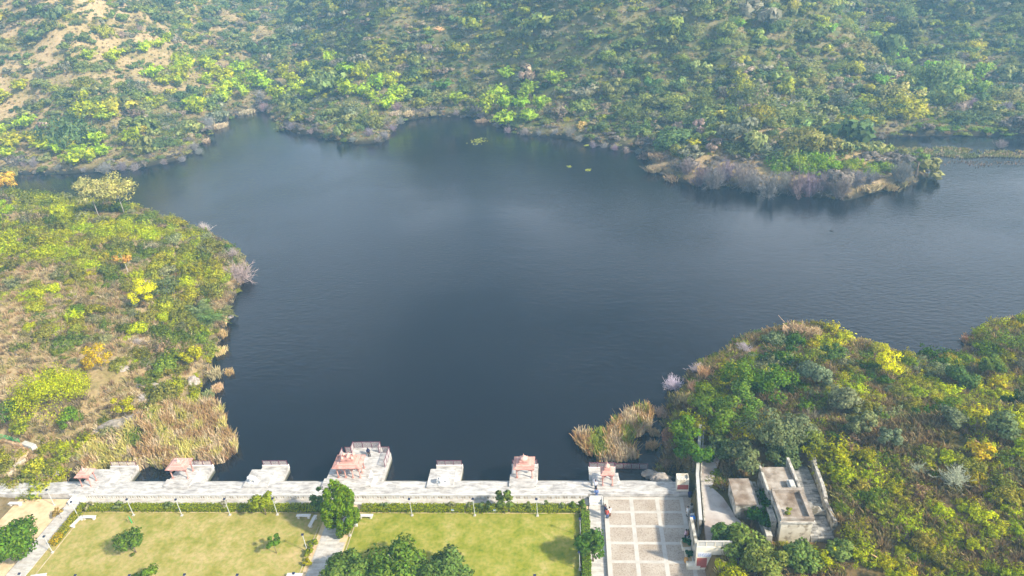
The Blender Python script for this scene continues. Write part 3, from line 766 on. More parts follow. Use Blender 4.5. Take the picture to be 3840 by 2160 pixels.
def bare_mesh(name, seed, h=1.0, stems=9, depth=2, spread=.6, r=.022, lean=.7, nch=(3, 4)):
    rg = np.random.default_rng(seed); out = []
    for i in range(stems):
        t = rg.random() * 6.283; q = rg.random() * lean
        branch(rg, (rg.normal() * .05, rg.normal() * .05, -.1), (math.cos(t) * q, math.sin(t) * q, 1), h * rg.uniform(.45, .65), r, depth, out, spread, .12, nch)
    V, Fq = sticks(out)
    V[:, :2] /= np.hypot(V[:, 0], V[:, 1]).max() * .86; V[:, 2] /= np.percentile(V[:, 2], 98) / 1.1
    return np_mesh(name, V, Fq)

def spray_mesh(name, seed, shoots=46, per=36, h=1.05, leaf=.075):
    """open shrub of many leafy shoots, ragged outline, about one metre radius"""
    rg = np.random.default_rng(seed); C, N, D = [], [], []
    for i in range(shoots):
        t = rg.random() * 6.283; el = math.asin(rg.uniform(.12, 1.0)); L = rg.uniform(.55, 1.08)
        b = np.array([rg.normal() * .28, rg.normal() * .28, .02]); d = np.array([math.cos(t) * math.cos(el), math.sin(t) * math.cos(el), math.sin(el) * h])
        for j in range(per):
            u = .18 + .82 * rg.random() ** .8; w = .10 * (1.1 - u) + .05
            c = b + d * L * u + np.array([0, 0, -.16 * u * u]) + rg.normal(size=3) * w
            if c[2] < .02: continue
            C.append(c); D.append(d); N.append(d * .5 + np.array([0, 0, .5]) + rg.normal(size=3) * .6)
    C, N, D = np.array(C), np.array(N), np.array(D)
    V, Fq = leaf_quads(C, N, leaf, rg, 2.2)
    O = C / (np.linalg.norm(C, axis=1, keepdims=True) + 1e-9)
    return np_mesh(name, V, Fq, N / np.linalg.norm(N, axis=1, keepdims=True) * .45 + O * .6 + np.array([0, 0, .15]))

def bamboo_mesh(name, seed, plumes=20, per=30):
    """clump of arching feathery plumes, about one metre radius"""
    rg = np.random.default_rng(seed); C, N, sz = [], [], []
    for i in range(plumes):
        t = rg.random() * 6.283; reach = rg.uniform(.35, 1.05); top = rg.uniform(.85, 1.45) * (1 - .25 * reach)
        dr = np.array([math.cos(t), math.sin(t), 0]); side = np.array([-dr[1], dr[0], 0])
        for j in range(per):
            u = .25 + .75 * (j + rg.random()) / per
            w = .20 * math.sin(min(1, u * 1.05) * math.pi) ** .7 + .03
            p = dr * reach * u ** 1.6 + np.array([0, 0, top * (1.75 * u - .95 * u * u)]) + side * rg.normal() * w * .6 + np.array([0, 0, -abs(rg.normal()) * .07])
            C.append(p); N.append(np.array([dr[0] * .4, dr[1] * .4, .9]) + rg.normal(size=3) * .45); sz.append(.075 + .05 * rg.random())
    V, Fq = leaf_quads(np.array(C), np.array(N), np.array(sz), rg, 2.4)
    return np_mesh(name, V, Fq, np.array(N) * .5 + np.array(C) * .5)

def reed_mesh(name, seed, n, rad, h, lean=.25, wid=.05, poly_pts=None):
    rg = np.random.default_rng(seed)
    if poly_pts is None:
        t = rg.random(n) * 6.283; q = np.sqrt(rg.random(n)) * rad * (.55 + .45 * np.sin(t * 3 + seed) * np.cos(t * 2 - seed) + .25 * rg.normal(size=n)); q = np.clip(q, 0, 1.08 * rad)
        P = np.stack([q * np.cos(t), q * np.sin(t), np.zeros(n)], 1)
        out = P / rad
    else:
        P = poly_pts; n = len(P); out = rg.normal(size=(n, 3)) * .5; out[:, 2] = 0
    hh = h * rg.uniform(.6, 1.15, n)
    L = out * lean * hh[:, None] + rg.normal(size=(n, 3)) * .16 * hh[:, None]; L[:, 2] = 0
    a = rg.random(n) * 6.283
    S_ = np.stack([np.cos(a), np.sin(a), np.zeros(n)], 1) * wid * rg.uniform(.7, 1.5, n)[:, None]
    mid = P + L * .35 + np.array([0, 0, .62]) * hh[:, None]; tip = P + L + np.array([0, 0, 1.0]) * hh[:, None]
    V = np.stack([P - S_, P + S_, mid + S_ * 1.1, tip + S_ * .5, tip - S_ * .5, mid - S_ * 1.1], 1).reshape(-1, 3)
    b = np.arange(n)[:, None] * 6
    Fq = np.concatenate([b + np.array([0, 1, 2, 5]), b + np.array([5, 2, 3, 4])], 1).reshape(-1, 4)
    return np_mesh(name, V, Fq)

def palm_mesh(seed, fr=26):
    rg = np.random.default_rng(seed); C, N, T = [], [], []
    V, Fq = [], []
    for i in range(fr):
        t = rg.random() * 6.283; el = rg.uniform(-.2, 1.3)
        dr = np.array([math.cos(t), math.sin(t), 0]); side = np.array([-dr[1], dr[0], 0])
        for j in range(16):
            u = (j + 1) / 16
            p = dr * u * math.cos(el * .6) * 1.1 + np.array([0, 0, u * math.sin(el) * 1.1 - .55 * u * u])
            for s in (-1, 1):
                tip = p + side * s * .30 * math.sin(math.pi * (.15 + .8 * u)) + dr * .16 + np.array([0, 0, -.06])
                b = len(V); w = dr * .035
                V += [p - w, p + w, tip + w * .3, tip - w * .3]; Fq.append((b, b + 1, b + 2, b + 3))
    return np_mesh("crown", np.array(V), np.array(Fq))

# ------------------------------------------------------------------ trees in the garden
def trunk_mb(h, r, limbs, rg, lean=(0, 0), fork=.45):
    m = MB()
    top = Vector((lean[0], lean[1], h))
    pts = [Vector((0, 0, -.1)), Vector((lean[0] * .3 + rg.normal() * .05, lean[1] * .3, h * .4)), top]
    m.tube(pts, [r * 1.25, r * .85, r * .45], 8)
    for k in range(limbs):
        t = fork + (1 - fork) * rg.random(); s = pts[1].lerp(top, max(0, (t - .4) / .6))
        a = rg.random() * 6.283; L = h * rg.uniform(.35, .6)
        e = s + Vector((math.cos(a) * L * .75, math.sin(a) * L * .75, L * .7)); mm = s.lerp(e, .5) + Vector((0, 0, -.06 * L))
        m.tube([s, mm, e], [r * .45, r * .3, r * .12], 6)
    return m

LEAF = 1.5   # overall lightness of leaf colours
def set_tint(o, c): o["tint"] = [min(.8, float(q) * LEAF) for q in c]; return o

def tree(name, label, cat, base, h, rad, crown_z, tint, n=1500, k=14, leaf=.22, trunk_r=.10, limbs=6, seed=1, group=None, flat=1.0, bark="bark", hgt=None, lean=(0, 0), open_=0.0, droop=0.0):
    rg = np.random.default_rng(seed)
    t = empty(name, base, label, cat, group)
    trunk_mb(crown_z + (h - crown_z) * .45, trunk_r, limbs, rg, lean).build("trunk", bark, t, True)
    me = crown_mesh("crown", rg, n, rad, hgt or (h - crown_z), k, leaf, flat, open_, droop)
    o = link("crown", me, "foliage", t, (lean[0], lean[1], crown_z)); set_tint(o, tint)
    return t

G_DARK = (.045, .085, .008); G_MID = (.095, .135, .012); G_LIME = (.29, .31, .010); G_OLIVE = (.175, .165, .032); G_GREY = (.175, .185, .095); G_YEL = (.48, .38, .012); G_TEAL = (.045, .10, .040)
def gp(x, y, z=0.0): p = at(x, y, z); return (p[0], p[1], z + .02)
tree("garden_tree", "broad dense green tree on the bare ground left of the left path", "tree", gp(80, 2095), 6.2, 3.5, 1.0, (.085, .155, .012), 6000, 34, .30, .16, 8, 21)
tree("young_tree", "young round green tree standing alone on the left lawn", "tree", gp(511, 2072), 3.9, 2.1, 1.25, (.09, .15, .018), 1900, 20, .22, .07, 5, 22)
tree("young_tree", "small green sapling of stacked clumps on the left lawn near the middle path", "tree", gp(1037, 2075), 3.6, 1.15, .7, (.08, .15, .012), 1200, 8, .21, .05, 3, 23, open_=.2)
tree("garden_tree", "light yellow-green tree at the hedge behind the left lawn", "tree", gp(997, 1930), 4.2, 1.75, 1.3, (.21, .25, .010), 1700, 16, .22, .07, 5, 24)
tree("garden_tree", "tall sparse tree with thin pale stems left of the big dense tree", "tree", gp(1215, 1945), 6.2, 1.6, 1.0, (.085, .145, .035), 1300, 11, .24, .06, 7, 25, bark="pale_bark", open_=.5, hgt=5.4)
# the tall dense tree by the middle path
rg = np.random.default_rng(26)
t = empty("garden_tree", gp(1292, 1990), "tall dense dark green tree beside the middle path", "tree")
trunk_mb(3.4, .2, 6, rg).build("trunk", "bark", t, True)
Cs, Ns = [], []
for i in range(66):
    a = i * 2.4 + rg.normal() * .3; zc = .9 + 6.3 * rg.random(); q = (1 - ((zc - 3.4) / 4.6) ** 2) ** .5 * rg.uniform(.68, 1.0) * 2.15
    P, D = blob_points(rg, 170, (q * math.cos(a), q * math.sin(a), zc), (.55, .55, .95), .5)
    Cs.append(P); Ns.append(D + rg.normal(size=D.shape) * .4)
V, Fq = leaf_quads(np.concatenate(Cs), np.concatenate(Ns), .24, rg, 1.7)
set_tint(link("crown", np_mesh("crown", V, Fq, np.concatenate(Ns)), "foliage", t), (.10, .165, .006))
for (x, y, h, r, s, tn, l) in [(1310, 2190, 4.4, 3.3, 31, (.11, .17, .030), "left one of the three big trees at the bottom, overhanging the middle path"),
                               (1500, 2180, 5.3, 3.9, 32, (.10, .165, .020), "middle and tallest one of the three big trees at the bottom"),
                               (1690, 2200, 4.4, 3.4, 33, (.105, .165, .035), "right one of the three big trees at the bottom, on the green lawn")]:
    tree("garden_tree", l, "tree", gp(x, y), h, r, 1.2, tn, 5200, 26, .30, .18, 9, s, "big trees at the bottom edge", bark="pale_bark")
tree("garden_tree", "bushy bright green tree top at the bottom edge of the left lawn", "tree", gp(560, 2215), 3.4, 1.9, .8, (.10, .16, .012), 1300, 10, .26, .08, 4, 34)
tree("garden_tree", "spreading dark green tree between the right hedge and the square", "tree", gp(2225, 2105), 4.6, 2.3, 1.5, (.065, .125, .018), 2600, 20, .25, .10, 7, 35, open_=.25)
tree("garden_tree", "slender tree of pale and dark leaves at the hedge behind the right lawn", "tree", gp(1893, 1925), 4.6, 1.5, .9, (.11, .15, .03), 1200, 10, .24, .05, 6, 36, open_=.35)
for i, (x, y, h, r, tn, l) in enumerate([(342, 1915, 1.7, .75, (.24, .22, .12), "pink-flowered shrub at the hedge's left end"), (448, 1915, 1.8, .85, (.17, .21, .08), "flowering shrub at the hedge left of the green stake"),
        (641, 1912, 1.9, .85, (.16, .20, .07), "flowering shrub at the hedge above the left lawn's middle"), (846, 1908, 1.8, .6, (.26, .24, .17), "faint twiggy shrub at the hedge left of the light green tree"),
        (1391, 1910, 1.2, .4, (.17, .20, .10), "tiny sapling at the hedge right of the big dense tree"), (1445, 1912, 1.6, .65, (.11, .16, .05), "small shrub at the hedge, second right of the big dense tree"),
        (1696, 1912, 1.6, .75, (.22, .22, .10), "pale flowering shrub behind the left blue signboard"), (1764, 1908, 1.4, .55, (.17, .19, .08), "small twiggy shrub between the two blue signboards"),
        (1818, 1912, 1.8, .9, (.13, .18, .05), "round shrub behind the hedge near the right blue signboard"), (1978, 1912, 1.6, .8, (.14, .18, .04), "leafy shrub at the hedge left of the lamp by the lawn's right corner"),
        (2049, 1906, 1.5, .45, (.13, .17, .05), "thin upright shrub right of the lamp by the lawn's right corner"), (2107, 1912, 1.4, .65, (.15, .19, .06), "white-flecked low shrub at the hedge before its right corner"),
        (2157, 1912, 1.6, .7, (.12, .18, .03), "bright shrub just left of the hedge's right corner"), (2192, 1908, 2.0, .95, (.10, .16, .02), "large bushy shrub on the hedge's right corner"),
        (232, 1945, 2.2, 1.0, (.28, .20, .05), "reddish thin-leaved shrub beside the left path"), (1176, 2050, 1.1, .75, (.15, .20, .010), "yellow-green low bush beside the middle path, farther one"),
        (1163, 2085, 1.0, .75, (.19, .22, .010), "yellow-green low bush beside the middle path, nearer one"), (1158, 2115, 1.0, .7, (.30, .28, .010), "yellowest low bush beside the middle path"),
        (500, 2085 , .35, .3, (.10, .14, .02), "tuft of weeds at the foot of the young lawn tree")]):
    tree("shrub", l, "shrub", gp(x, y), h, r, .12, tn, 420, 7, .17, .025, 5, 50 + i, "shrubs along the garden hedge", open_=.3)
p = at(120, 1865, .3)
tree("shrub", "dark green low shrub behind the lone bench on bare ground", "shrub", (p[0], p[1], .1), 1.0, .7, .05, (.07, .13, .02), 300, 6, .18, .02, 4, 80, "shrubs along the garden hedge")

# ------------------------------------------------------------------ hedges
def hedge(x0, x1, y0, y1, h, tint, label, seed, dens=95):
    rg = np.random.default_rng(seed)
    t = empty("hedge", ((x0 + x1) / 2, (y0 + y1) / 2, .02), label, "hedge", "clipped hedges around the lawns")
    w, d = (x1 - x0) / 2, (y1 - y0) / 2
    MB().box(-w + .1, w - .1, -d + .1, d - .1, 0, h - .1).build("stems", "hedge_stem", t)
    A = 2 * w * 2 * d + 2 * (2 * w + 2 * d) * h; n = int(A * dens)
    pr = np.array([2 * w * 2 * d, 2 * w * h, 2 * w * h, 2 * d * h, 2 * d * h]); k = rg.choice(5, n, p=pr / pr.sum())
    u = rg.uniform(-1, 1, n); v = rg.uniform(0, 1, n)
    C = np.zeros((n, 3)); N = np.zeros((n, 3))
    wob = lambda a, b: (fbm(a * 1.3 + seed, b * 1.3 + 3) - .5) * .22
    for q, (nx_, ny_, nz_) in enumerate([(0, 0, 1), (0, -1, 0), (0, 1, 0), (-1, 0, 0), (1, 0, 0)]):
        s = k == q
        if nz_: C[s] = np.stack([u[s] * w, (v[s] * 2 - 1) * d, np.full(s.sum(), h)], 1); C[s, 2] += wob(C[s, 0], C[s, 1])
        elif ny_: C[s] = np.stack([u[s] * w, np.full(s.sum(), ny_ * d), v[s] * h], 1); C[s, 1] += wob(C[s, 0], C[s, 2] + 9)
        else: C[s] = np.stack([np.full(s.sum(), nx_ * w), u[s] * d, v[s] * h], 1); C[s, 0] += wob(C[s, 1], C[s, 2] + 4)
        N[s] = (nx_, ny_, nz_ * 1.0)
    keep = (k == 0) | (C[:, 2] > h * .55) | (rg.random(n) < .45); F0 = N[keep].copy() + np.array([0, 0, .2]); C = C[keep]; N = N[keep]
    C += rg.normal(size=C.shape) * .035; N += rg.normal(size=N.shape) * .5
    V, Fq = leaf_quads(C, N, .13, rg)
    set_tint(link("foliage", np_mesh("foliage", V, Fq, F0 + N * .3), "foliage", t), tint)
HG = (.215, .245, .006)
def hx(px_): return at(px_, 1915, .4)[0]
for i, (a, b, l) in enumerate([(285, 513, "clipped hedge at the left end of the left lawn"), (519, 879, "longest clipped hedge behind the left lawn"), (886, 1122, "clipped hedge behind the light green tree"), (1128, 1215, "short clipped hedge left of the middle path"),
                               (1352, 1743, "clipped hedge right of the big dense tree"), (1749, 1905, "clipped hedge with the right blue signboard"), (1911, 2178, "clipped hedge at the right end of the right lawn")]):
    hedge(hx(a), hx(b), 66.98, 68.1, .72, HG, l, 200 + i)
hedge(-.72, .28, 40, 66.9, .8, (.12, .19, .012), "long clipped hedge running along the right side of the green lawn", 210)
hedge(-72.15, -71.3, 62.6, 66.8, .85, (.24, .23, .010), "yellowish hedge beside the left path behind the angled bench", 211)
hedge(-72.2, -71.2, 60.9, 62.5, .8, (.38, .28, .010), "golden yellow clipped bush at the near end of the yellowish hedge", 212)

# ------------------------------------------------------------------ booth, bins, people on the square
t = empty("booth", (12.85, 70.5, .9), "small cream booth with red panel and scalloped parapet by the shore trees", "booth")
MB().box(-.78, .78, -.4, .75, 0, 1.75).build("wall", "cream_plaster", t)
MB().box(-.72, .72, -.415, -.402, .35, 1.15).build("red_panel", "red_panel", t)
pr = MB()
for k in range(4):
    x = -.585 + .39 * k
    pr.prism([(x - .17, -.44), (x + .17, -.44), (x + .17, -.34), (x - .17, -.34)], 1.752, 2.05)
    a = [(x + .17 * math.cos(i * math.pi / 8), 2.05 + .2 * math.sin(i * math.pi / 8)) for i in range(9)]
    pr.add([(q[0], -.44, q[1]) for q in a] + [(q[0], -.34, q[1]) for q in a], [tuple(range(9))[::-1], tuple(range(9, 18))] + [(i, i + 1, i + 10, i + 9) for i in range(8)])
pr.box(-.78, -.70, -.33, .75, 1.752, 2.1).box(.70, .78, -.33, .75, 1.752, 2.1).box(-.69, .69, .67, .75, 1.752, 2.1)
pr.build("parapet", "cream_plaster", t)
MB().box(-.695, .695, -.335, .665, 1.752, 1.80).build("roof", "grey_concrete", t)
for k in range(4): MB().lathe((0, 0, 0), [(.045, 0), (.045, .012)], 8).build("opening", "black_cloth", t, loc=(-.585 + .39 * k, -.441, 1.98)).rotation_euler[0] = R(90)
p = at(2587, 1862, .45)
t = empty("dustbin", (p[0], p[1], .45), "dark blue dustbin beside the cream booth", "dustbin")
MB().lathe((0, 0, 0), [(.22, 0), (.27, .62), (.29, .64)], 14).build("bin", "navy_plastic", t, True); MB().lathe((0, 0, .64), [(.30, 0), (.30, .05), (.2, .12), (.03, .14)], 14).build("lid", "navy_plastic", t, True)
p = at(2597, 1957, .45)
t = empty("cart", (p[0], p[1], .45), "grey cart with a bright blue lid in front of the terrace wall", "cart")
MB().box(-.34, .34, -.32, .38, .22, .78).build("body", "grey_metal", t, bevel=.03); MB().box(-.30, .28, -.34, .2, .785, .90).build("lid", "blue_plastic", t, bevel=.03)
MB().box(-.2, .25, .42, .62, .5, .9).build("basket", "sign_white", t, bevel=.02)
for a, b in ((-.36, -.2), (.36, -.2), (-.36, .28), (.36, .28)):
    w = MB().lathe((0, 0, 0), [(.12, -.025), (.12, .025)], 12).build("wheel", "black_cloth", t, loc=(a, b, .13)); w.rotation_euler[1] = R(90)
MB().tube([(-.3, .38, .7), (-.3, .72, .95), (.3, .72, .95), (.3, .38, .7)], .02, 6).build("handle", "grey_metal", t)

def person(x, y, z, rz, label, top, bottom, hair="hair", pose="stand", dress=False, long_hair=False, scarf=None, arm=0.0, scale=1.0):
    """a whole figure grown from one skeleton; clothes and hair are children"""
    t = empty("person", (x, y, z), label, "person", None, rz); t.scale = (scale,) * 3
    sit = pose == "sit"
    hz = .48 if sit else .90
    V, r, E = [], [], []
    def v(p, q, e=None):
        V.append(p); r.append(q)
        if e is not None: E.append((e, len(V) - 1))
        return len(V) - 1
    pel = v((0, 0, hz), .135); wa = v((0, .01, hz + .18), .125, pel); ch = v((0, .015, hz + .40), .145, wa); nk = v((0, .0, hz + .54), .055, ch)
    hd = v((0, -.02, hz + .64), .082, nk); tp = v((0, -.01, hz + .74), .080, hd); v((0, -.105, hz + .655), .02, hd)
    for s in (-1, 1): v((s * .088, -.01, hz + .67), .02, hd)
    legs = []
    for s in (-1, 1):
        h = v((s * .09, 0, hz - .06), .088, pel)
        if sit: k = v((s * .11, -.42, hz + .02), .062, h); an = v((s * .11, -.46, hz - .40), .042, k); fo = v((s * .115, -.62, hz - .45), .04, an)
        else: k = v((s * .10, -.01 - .03 * s, .48), .062, h); an = v((s * .10, .02 * s, .09), .042, k); fo = v((s * .11, -.15 + .02 * s, .04), .04, an)
        legs.append((h, k, an))
        sh = v((s * .185, .015, hz + .46), .062, ch)
        if sit: el = v((s * .26, -.14, hz + .26), .045, sh); wr = v((s * .16, -.34, hz + .16), .033, el); dr = Vector((-.3 * s, -.9, -.2))
        elif arm and s > 0: el = v((s * .33, -.16, hz + .32), .045, sh); wr = v((s * .42, -.36, hz + .40), .033, el); dr = Vector((.4, -.85, .2))
        else: el = v((s * .25, .0, hz + .20), .045, sh); wr = v((s * .25, -.08, hz - .03), .033, el); dr = Vector((0, -.2, -1))
        dr.normalize(); w0 = Vector(V[wr]); pa = v(tuple(w0 + dr * .07), .034, wr); sd = dr.cross(Vector((1, 0, 0))).normalized()
        for q in range(4):
            L = (.075, .085, .08, .062)[q]; b0 = w0 + dr * .09 + sd * (q - 1.5) * .022
            f1 = v(tuple(b0 + dr * L * .5), .010, pa); v(tuple(b0 + dr * L + Vector((-.015 * s, 0, 0))), .008, f1)
        f1 = v(tuple(w0 + dr * .05 + sd * .05), .012, pa); v(tuple(w0 + dr * .09 + sd * .06), .010, f1)
    skin_obj("body", V, E, r, "skin", t, 1, pel)
    # clothes: shells around the same joints
    P = [Vector(q) for q in V]
    c = MB(); c.tube([P[pel] + Vector((0, 0, -.12 if not dress else -.5)), P[pel], P[wa], P[ch], P[nk] + Vector((0, 0, -.06))], [.185 if not dress else .26, .185, .17, .195, .085], 10)
    for i, s in enumerate((-1, 1)):
        sh = legs[i][2] + 2; c.tube([P[ch] + Vector((s * .1, 0, .04)), P[sh], P[sh + 1], P[sh + 1].lerp(P[sh + 2], .8)], [.09, .082, .062, .05], 8)
    c.build("shirt" if not dress else "dress", top, t, True)
    b = MB()
    for (h, k, an) in legs: b.tube([P[pel].lerp(P[h], .6) + Vector((0, 0, .05)), P[h], P[k], P[k].lerp(P[an], .95)], [.125, .118, .085, .068], 8)
    b.build("trousers", bottom, t, True)
    hr = MB(); hr.lathe((0, .012, hz + .66), [(.088, .0), (.098, .04), (.092, .10), (.06, .145), (.01, .16)], 10)
    if long_hair: hr.tube([(0, .07, hz + .74), (0, .13, hz + .55), (0, .14, hz + .32)], [.08, .10, .05], 8)
    hr.build("hair", hair, t, True)
    if scarf: MB().lathe((0, .01, hz + .46), [(.19, 0), (.15, .10), (.115, .2), (.105, .28), (.06, .33), (.01, .345)], 12).build("scarf", scarf, t, True)
    e = MB()
    for s in (-1, 1): e.lathe((s * .032, -.085, hz + .675), [(.012, -.008), (.014, 0), (.012, .008)], 6)
    e.build("eyes", "eye", t)
    for s in (-1, 1):
        q = legs[0 if s < 0 else 1][2]; a = P[q]
        MB().box(a.x - .05, a.x + .05, a.y - .20, a.y + .07, (a.z - .09), a.z - .0).build("shoe", "black_cloth", t, bevel=.02)
    return t
def pp(x, y, z): p = at(x, y, z); return p[0], p[1], z
person(*pp(2234, 1834, .9), R(150), "person in a pale shirt and navy trousers standing beside the smallest pavilion", "pale_shirt", "navy_cloth", arm=1)
person(*pp(2237, 1857, .45), R(0), "person in blue shirt and trousers sitting on top of the stairs beside the square", "blue_cloth", "denim", pose="sit")
person(*pp(2270, 1926, .45), R(75), "person in dark navy clothes standing at the square's left edge", "navy_cloth", "navy_cloth")
person(*pp(2277, 1943, .45), R(160), "person in a red top and blue jeans standing in the group on the square", "red_cloth", "denim")
person(*pp(2286, 1936, .45), R(200), "person in a white top and brown trousers behind the one in red", "white_cloth", "brown_cloth")
person(*pp(2578, 1934, .45), R(-110), "person all in white standing beside the grey dress near the terrace wall", "white_cloth", "white_cloth")
person(*pp(2592, 1922, .45), R(-70), "person in a long grey dress and black headscarf near the terrace wall", "grey_cloth", "grey_cloth", dress=True, scarf="black_cloth")
person(*pp(2571, 2021, .45), R(-120), "person in a pink top and navy trousers by the planter", "pink_cloth", "navy_cloth")
person(*pp(2578, 2024, .45), R(-100), "person with long brown hair and white trousers by the planter", "brown_cloth", "white_cloth", hair="brown_hair", long_hair=True)
person(*pp(2590, 2015, .55), R(-60), "person in a red top sitting behind the planter's farthest shrub", "red_cloth", "black_cloth", pose="sit")
person(*pp(1383, 1704, .45), R(30), "person in dark clothes sitting on the largest jetty's deck", "navy_cloth", "black_cloth", pose="sit", scarf="navy_cloth")

# ------------------------------------------------------------------ terrace, its walls and the ruined house
def z4(x, y, z): return at(2400 + x / 2.5875, 1600 + y / 2.5875, z)
TZ = 3.15
tp = [z4(x - (22 if k in (0, 11, 12, 13, 14) else 0), y, TZ) for k, (x, y) in enumerate([(665, 1100), (820, 1130), (1050, 1050), (1030, 960), (930, 880), (870, 780), (800, 680), (700, 590), (730, 470), (770, 310), (770, 180), (585, 180), (590, 330), (600, 480), (622, 700)])]
S(MB().prism([(p[0], p[1]) for p in tp], 1.5, TZ).build("terrace", "terrace_concrete"), "pale concrete terrace road behind the wall")
t = empty("terrace_wall", (14.4, 66, .45), "long pale retaining wall with a low parapet between the square and the terrace", "wall")
wl = [(z4(*a, .45)[:2]) for a in [(575, 1085), (555, 800), (545, 640), (560, 400), (575, 150)]]
o_ = np.array([14.4, 66]); w = MB(); cpg = MB(); ins = MB()
for a, b in zip(wl[:-1], wl[1:]):
    a = a - o_; b = b - o_
    w.wall(a, b, .30, -.6, 3.15); cpg.wall(a, b, .42, 3.152, 3.27); ins.wall(a + np.array([.48, 0]), b + np.array([.48, 0]), .16, 2.72, 3.02)
w.build("wall", "white_plaster", t); cpg.build("coping", "grey_concrete", t); ins.build("drain_kerb", "white_plaster", t)
# entry wall with the red panel
t = empty("entry_wall", (12.6, 57.6, .45), "cream wall with a red panel, blue lettering and a parapet of grey panels", "wall")
eb = z4(535, 1385, .45); ang = R(-2)
MB().box(0, 4.1, 0, .35, -.6, 3.75).build("wall", "cream_plaster", t)
MB().box(-.02, .33, .352, 5.0, -.6, 3.3).build("side_wall", "white_plaster", t)
MB().box(.12, 1.28, -.016, -.002, .35, 1.95).build("red_panel", "red_panel", t)
sg = MB().box(.18, 1.72, -.02, -.002, 2.15, 2.85).build("sign", "sign_white", t)
lt = MB(); rl = random.Random(3)
for zz, hh in ((2.72, .05), (2.58, .07), (2.42, .09), (2.25, .07)):
    x = .22
    while x < 1.6:
        wd = rl.uniform(.06, .2); lt.box(x, min(x + wd, 1.68), -.026, -.0202, zz - hh / 2 + rl.uniform(-.01, .01), zz + hh / 2); x += wd + rl.uniform(.02, .05)
lt.build("lettering", "lettering_blue", sg)
jp = MB()
for k in range(4):
    x = .1 + k * .98
    MB().box(x + .06, x + .9, .10, .18, 3.82, 4.4).build("parapet_panel", "grey_concrete", t); MB().box(x - .06, x + .058, .06, .24, 3.752, 4.5).build("parapet_post", "cream_plaster", t)
MB().box(.04, 3.98, .06, .24, 4.502, 4.6).build("parapet_rail", "pale_band", t)
t.location = (eb[0], eb[1], .45)
# planters at the foot of the entry wall
def planter(x0, x1, y0, y1, label, seed, tint):
    t = empty("planter", ((x0 + x1) / 2, (y0 + y1) / 2, .45), label, "planter")
    w, d = (x1 - x0) / 2, (y1 - y0) / 2
    b = MB().box(-w, w, -d, -d + .12, 0, .5).box(-w, w, d - .12, d, 0, .5).box(-w, -w + .12, -d + .121, d - .121, 0, .5).box(w - .12, w, -d + .121, d - .121, 0, .5); b.build("planter_wall", "cream_plaster", t)
    MB().box(-w + .121, w - .121, -d + .121, d - .121, .1, .4).build("soil", "bare_earth", t)
    rg = np.random.default_rng(seed); me = crown_mesh("shrub", rg, 700, min(w, d) * 1.25, 1.2, 9, .15)
    s = empty("planter_shrub", ((x0 + x1) / 2, (y0 + y1) / 2, .85), label.replace("planter holding a", "").strip() + ", growing in the planter", "shrub")
    set_tint(link("crown", me, "foliage", s), tint); trunk_mb(.6, .03, 4, rg).build("stem", "bark", s)
a = at(2560, 2035, .45); b = at(2600, 2000, .45)
planter(11.45, 12.55, 60.6, 61.9, "low cream planter holding a rounded deep green shrub nearest the square", 301, (.02, .10, .025))
planter(11.7, 12.5, 58.4, 60.5, "long cream planter holding a dark green shrub against the entry wall", 302, (.02, .085, .03))
planter(12.2, 12.9, 62.0, 63.2, "narrow planter holding a dark shrub beside the sitting person", 303, (.025, .075, .015))
p = at(2572, 2108, .45)
t = empty("barrel", (p[0], p[1], .45), "orange-yellow barrel at the near end of the planters", "barrel"); MB().lathe((0, 0, 0), [(.2, 0), (.24, .2), (.24, .5), (.2, .68)], 14).build("drum", "orange_paint", t, True); MB().lathe((0, 0, .681), [(.19, 0), (.19, .02)], 14).build("lid", "orange_paint", t)
p = at(2598, 2128, .45)
o = MB().box(-.75, .75, -.35, .35, 0, .55).box(-.8, .8, -.4, .4, .552, .62).build("stone_counter", "cream_plaster", bevel=.04, loc=(p[0], p[1], .45)); tag(o, "pale low masonry counter at the foot of the entry wall", "counter")

def house_box(mb, x0, x1, y0, y1, z0, z1): mb.box(x0, x1, y0, y1, z0, z1)
# flat hut
t = empty("flat_hut", (19.3, 65.6, 2.7), "small flat-roofed weathered hut between the terrace and the ruined house", "hut")
MB().box(-1.15, 1.1, -2.1, 2.1, -.5, 2.45).build("wall", "white_plaster", t); MB().box(-1.25, 1.25, -2.2, 2.2, 2.452, 2.68).build("roof", "old_roof", t)
MB().box(1.3, 1.75, -2.0, 2.6, -.5, 1.9).build("side_wall", "old_plaster", t); MB().box(1.8, 2.3, -1.6, 2.8, -.5, 1.55).build("side_wall", "white_plaster", t)
MB().box(-.5, .3, -2.106, -2.102, 0, 1.7).build("door", "bark", t)
t = empty("ruined_house", (24.2, 62.2, 2.8), "ruined flat-roofed house with white front, stained parapets and walled yards", "house")
MB().box(-1.75, 1.75, -2.3, 2.3, -1, 3.3).build("wall", "house_front", t)
MB().box(-1.95, 1.95, -2.5, 2.45, 3.302, 3.55).build("cornice", "old_plaster", t)
par = MB().box(-1.85, 1.85, -2.4, -2.1, 3.552, 4.05).box(-1.85, 1.85, 1.95, 2.35, 3.552, 4.2).box(-1.85, -1.55, -2.098, 1.948, 3.552, 4.05).box(1.35, 1.85, -2.098, 1.948, 3.552, 4.1)
par.build("parapet", "old_roof", t); MB().box(-1.548, 1.348, -2.098, 1.948, 3.552, 3.62).build("roof", "old_roof", t)
MB().box(-2.6, -1.97, -1.4, 1.0, -1, 2.6).build("stair_block", "old_plaster", t); MB().box(-3.3, -2.62, -2.6, 2.0, -1, 1.4).build("side_wall", "white_plaster", t)
